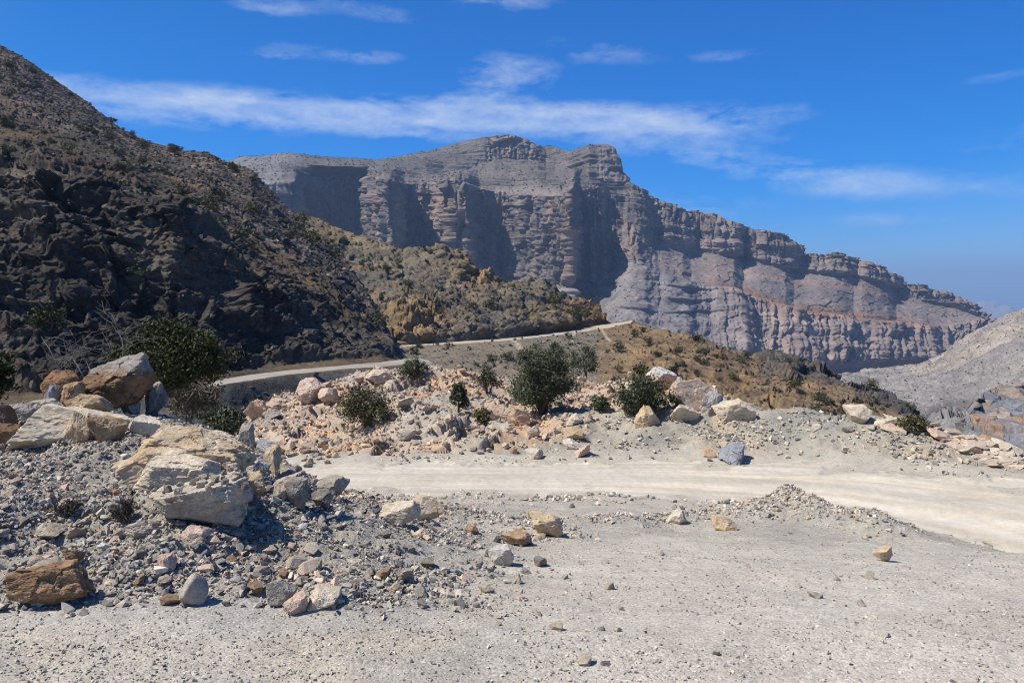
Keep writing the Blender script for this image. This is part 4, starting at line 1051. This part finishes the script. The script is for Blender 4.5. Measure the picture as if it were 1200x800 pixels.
# bleached bare branches reaching over the olive bush
def dead_shrub():
    rg = np.random.default_rng(77)
    d = 12.5
    pt = lambda px_, py_, dd=d: np.array([(px_-600)/FOC*dd, dd, zof(py_, dd)])
    root = pt(112, 470)
    e = bpy.data.objects.new('dead_shrub', None); col.objects.link(e); e.location = root
    tag(e, 'bleached leafless shrub with long arching twigs behind the dark boulders', 'dead shrub')
    big = [[(118, 470), (108, 440), (100, 420), (86, 408)], [(120, 470), (140, 430), (146, 412), (142, 392), (130, 370), (112, 360)],
           [(112, 470), (92, 430), (84, 418), (66, 408)], [(110, 470), (70, 436), (60, 412), (48, 394)]]
    for b in big:
        P = np.array([pt(x, y, d+rg.normal()*.1) for x, y in b])-root
        t = np.linspace(0, 1, 16); s_ = np.linspace(0, 1, len(P))
        Q = np.stack([np.interp(t, s_, P[:, k]) for k in range(3)], 1)
        for _ in range(3): Q[1:-1] = (Q[:-2]+Q[1:-1]*2+Q[2:])/4
        paths = [(Q, .011*(1-.75*t))]
        for _ in range(9):
            k = rg.integers(4, 14); a = Q[k]
            dr = rg.normal(size=3)*np.array([.5, .3, .35])+np.array([0, 0, .18])
            P2, R2 = limb(a, a+dr*.7, .004, .0018, rg, .25, 8, .3); paths.append((P2, R2))
            for _ in range(2):
                a2_ = P2[rg.integers(3, 7)]; paths.append(limb(a2_, a2_+rg.normal(size=3)*.16, .003, .0018, rg, .2, 4))
        v, f = tubes(paths)
        link('branch', mesh_np('branch', v, f, M_twig, None, True), e)
dead_shrub()

# small shrubs on the slopes: prototypes, then copies
shp = [plant_meshes(500+q, 26, 700, 1.0, [.8, .62, .9, .7, .55, .75][q], 3, .055, .2, .05, .03, mat=[M_leaf, M_leaf_dark, M_leaf, M_leaf_olive, M_leaf, M_leaf_olive][q]) for q in range(6)]
def slope_shrubs(patch, n, wt, smin, smax, label, group, seed, fixed=()):
    r = np.random.default_rng(seed)
    P = np.stack([patch.X, patch.Y, patch.Z], -1)
    a = P[1:, :-1]-P[:-1, :-1]; b = P[:-1, 1:]-P[:-1, :-1]
    w = (np.linalg.norm(np.cross(a, b), axis=-1)*wt[:-1, :-1]).ravel().astype(np.float64); w /= w.sum()
    ids = r.choice(len(w), n, p=w)
    pts = [P[np.unravel_index(q, a.shape[:2])] for q in ids]
    sz = [smin*(smax/smin)**(r.uniform()**1.8) for _ in pts]
    for (x, y, wpx) in fixed:
        p, _, _ = patch.ray(x, y); pts.append(p); sz.append(wpx/FOC*p[1])
    for p, s in zip(pts, sz):
        plant('shrub', (p[0], p[1], p[2]-.05*s), shp[r.integers(6)], label, 'shrub', group, s*1.05, r.uniform(0, 6.28))
visA = (A.px > 0)*(A.T > 3.6)*(A.T < 6.98)
slope_shrubs(A, 150, visA*(.06+1.2*sstep(.0, .4, fbm(A.X*.035, A.Y*.035, A.Z*.035, 3, 551)))*(1-.75*crag), 0.9, 4.8, 'dark rounded shrub dotted on the dark left hillside', 'shrubs on the dark left hillside', 552,
             fixed=[(80, 180, 14), (135, 200, 16), (150, 202, 16), (30, 175, 14), (10, 185, 14), (195, 205, 16), (150, 315, 24), (160, 325, 20), (345, 280, 14), (390, 285, 12), (300, 290, 14)])
slope_shrubs(B, 110, ((B.px > 420)*(B.T > .95)*(B.T < 5.98)*(~rdB)*np.where((B.px > 745)*(B.T > 2), 0, 1.))*1.0, .9, 3.0, 'dark shrub dotted on the brown spur around the upper road', 'shrubs on the brown spur', 553,
             fixed=[(647, 358, 15), (628, 386, 12), (672, 372, 14), (478, 336, 12), (500, 372, 12), (724, 411, 13), (745, 396, 12), (760, 405, 10), (793, 415, 12), (816, 423, 10), (817, 440, 10), (930, 455, 14), (960, 475, 18), (950, 482, 14), (870, 425, 12), (858, 445, 10)])

# ------------------------------------------------------------------ haze
bm = bmesh.new(); bmesh.ops.create_cube(bm, size=1)
me = bpy.data.meshes.new('haze'); bm.to_mesh(me); bm.free()
m = bpy.data.materials.new('air_haze'); m.use_nodes = True; nt = m.node_tree; nt.nodes.clear()
out = nt.nodes.new('ShaderNodeOutputMaterial'); pv = nt.nodes.new('ShaderNodeVolumePrincipled')
pv.inputs['Color'].default_value = (.42, .64, 1.0, 1); pv.inputs['Density'].default_value = 7.5e-5; pv.inputs['Anisotropy'].default_value = .1
nt.links.new(pv.outputs[0], out.inputs['Volume']); me.materials.append(m)
hz = link('haze', me, loc=(0, 6000, -906+(906+720)/2)); hz.scale = (47000, 47000, 906+720)
tag(hz, kind='stuff')

# ------------------------------------------------------------------ sky, sun, camera
SUN_EL, SUN_AZ = 54., -101.        # azimuth from +Y, clockwise: the sun stands to the left
w = bpy.data.worlds.new('World'); scene.world = w; w.use_nodes = True
nt = w.node_tree; bg = nt.nodes['Background']; LK = nt.links.new
sky = N_(nt, 'ShaderNodeTexSky', _sky_type='NISHITA', _sun_disc=False, _sun_elevation=math.radians(SUN_EL), _sun_rotation=math.radians(SUN_AZ), _altitude=1400., _air_density=1.0, _dust_density=.7, _ozone_density=2.2)
tc = N_(nt, 'ShaderNodeTexCoord'); sp = N_(nt, 'ShaderNodeSeparateXYZ'); LK(tc.outputs['Generated'], sp.inputs[0])
def mth(op, a, b=None, clamp=False):
    n = nt.nodes.new('ShaderNodeMath'); n.operation = op; n.use_clamp = clamp
    for q, v in enumerate((a, b)):
        if v is None: continue
        if hasattr(v, 'links'): LK(v, n.inputs[q])
        else: n.inputs[q].default_value = v
    return n.outputs[0]
az = mth('ARCTAN2', sp.outputs[0], sp.outputs[1])
el = mth('ARCSINE', sp.outputs[2])
def ang(px_, py_): return math.atan2(px_-600, FOC), math.atan2(HZ-py_, math.hypot(FOC, px_-600))
cv = nt.nodes.new('ShaderNodeCombineXYZ'); LK(az, cv.inputs[0]); LK(el, cv.inputs[1])
def noise(sx, sy, scale, detail, off, rough=.6):
    mp = nt.nodes.new('ShaderNodeMapping'); mp.inputs['Scale'].default_value = (sx, sy, 1); mp.inputs['Location'].default_value = (off, off*.7, 0)
    mp.inputs['Rotation'].default_value = (0, 0, .06)
    LK(cv.outputs[0], mp.inputs[0])
    n = N_(nt, 'ShaderNodeTexNoise', Scale=scale, Detail=detail, Roughness=rough, Distortion=.3); LK(mp.outputs[0], n.inputs['Vector']); return n.outputs['Fac']
nA = noise(1, 4.0, 7., 8., 3.1); nB = noise(1, 2.2, 22., 6., 8.3, .7)
nC = noise(1, 2.0, 70., 4., 5.7, .7)
nmix = mth('ADD', mth('ADD', mth('MULTIPLY', nA, .56), mth('MULTIPLY', nB, .32)), mth('MULTIPLY', nC, .12))
total = None
# cloud banks: centre, half sizes (photo pixels as angles), slope, strength
for (cx, cy, hw, hh, sl, st) in [(440, 133, 340, 13, .01, 1.15), (270, 136, 150, 14, .0, .6), (680, 142, 165, 13, .09, .85), (850, 186, 200, 14, .17, .42), (595, 91, 46, 20, .0, .8), (425, 66, 38, 7, .0, .5), (330, 66, 38, 12, -.15, .45), (705, 60, 55, 14, .1, .36), (850, 66, 45, 7, 0, .3), (315, 7, 42, 10, 0, .45), (590, 2, 60, 9, 0, .45), (440, 12, 80, 12, .2, .3), (800, 237, 90, 12, .1, .5), (1050, 257, 90, 8, 0, .35), (1165, 90, 40, 5, 0, .25), (980, 215, 80, 12, .1, .55), (470, 157, 120, 6, .08, .35), (-300, 150, 200, 40, 0, .5), (1700, 130, 250, 40, 0, .5)]:
    a0, e0 = ang(cx, cy); ka = hw/FOC; ke = hh/FOC
    da = mth('SUBTRACT', az, a0); de = mth('ADD', mth('SUBTRACT', el, e0), mth('MULTIPLY', da, sl))
    q = mth('ADD', mth('POWER', mth('ABSOLUTE', mth('DIVIDE', da, ka)), 2.), mth('POWER', mth('ABSOLUTE', mth('DIVIDE', de, ke)), 2.))
    gss = mth('MULTIPLY', mth('EXPONENT', mth('MULTIPLY', q, -.8)), st)
    total = gss if total is None else mth('ADD', total, gss)
env = mth('MINIMUM', mth('MULTIPLY', total, 2.2), 1.0)
dens = mth('ADD', mth('MULTIPLY', mth('MINIMUM', total, 1.1), .62), mth('MULTIPLY', env, mth('MULTIPLY', mth('SUBTRACT', nmix, .5), 2.7)))
dens = mth('MULTIPLY', mth('MULTIPLY', mth('SUBTRACT', dens, .10), 1.1, True), .70)
tint = nt.nodes.new('ShaderNodeMix'); tint.data_type = 'RGBA'; tint.blend_type = 'MULTIPLY'; tint.inputs[0].default_value = 1
tint.inputs[7].default_value = (.46, .80, 1.34, 1); LK(sky.outputs[0], tint.inputs[6])
mx = nt.nodes.new('ShaderNodeMix'); mx.data_type = 'RGBA'
dt = nt.nodes.new('ShaderNodeVectorMath'); dt.operation = 'DOT_PRODUCT'; LK(tc.outputs['Generated'], dt.inputs[0])
dt.inputs[1].default_value = (math.sin(math.radians(SUN_AZ))*math.cos(math.radians(SUN_EL)), math.cos(math.radians(SUN_AZ))*math.cos(math.radians(SUN_EL)), math.sin(math.radians(SUN_EL)))
LK(mth('POWER', mth('SUBTRACT', 1.0, mth('MULTIPLY', dt.outputs['Value'], dt.outputs['Value'])), 2.), tint.inputs[0])   # deepest blue square to the sun
hs = N_(nt, 'ShaderNodeHueSaturation', Saturation=1.22); LK(tint.outputs[2], hs.inputs['Color'])
LK(dens, mx.inputs[0]); LK(hs.outputs[0], mx.inputs[6]); mx.inputs[7].default_value = (7.2, 7.9, 8.7, 1)
LK(mx.outputs[2], bg.inputs['Color']); bg.inputs['Strength'].default_value = .09

sl_ = bpy.data.lights.new('sun', 'SUN'); sl_.energy = 5.0; sl_.angle = math.radians(.53); sl_.color = (1, .94, .85)
so = bpy.data.objects.new('sun', sl_); col.objects.link(so)
dv = Vector((math.sin(math.radians(SUN_AZ))*math.cos(math.radians(SUN_EL)), math.cos(math.radians(SUN_AZ))*math.cos(math.radians(SUN_EL)), math.sin(math.radians(SUN_EL))))
so.rotation_euler = dv.to_track_quat('Z', 'Y').to_euler(); so.location = (-40, 0, 60)

cam = bpy.data.cameras.new('camera'); co = bpy.data.objects.new('camera', cam); col.objects.link(co)
cam.sensor_width = 36; cam.lens = 28; cam.shift_y = -(400-HZ)/1200
cam.clip_start = .1; cam.clip_end = 80000
co.location = (0, 0, EYE); co.rotation_euler = (math.radians(90), 0, 0)
scene.camera = co
vs = scene.view_settings; vs.view_transform = 'Standard'; vs.look = 'None'; vs.exposure = .36; vs.gamma = 1
scene.cycles.use_denoising = True
scene.cycles.filter_width = 1.1
scene.cycles.max_bounces = 6; scene.cycles.volume_bounces = 0
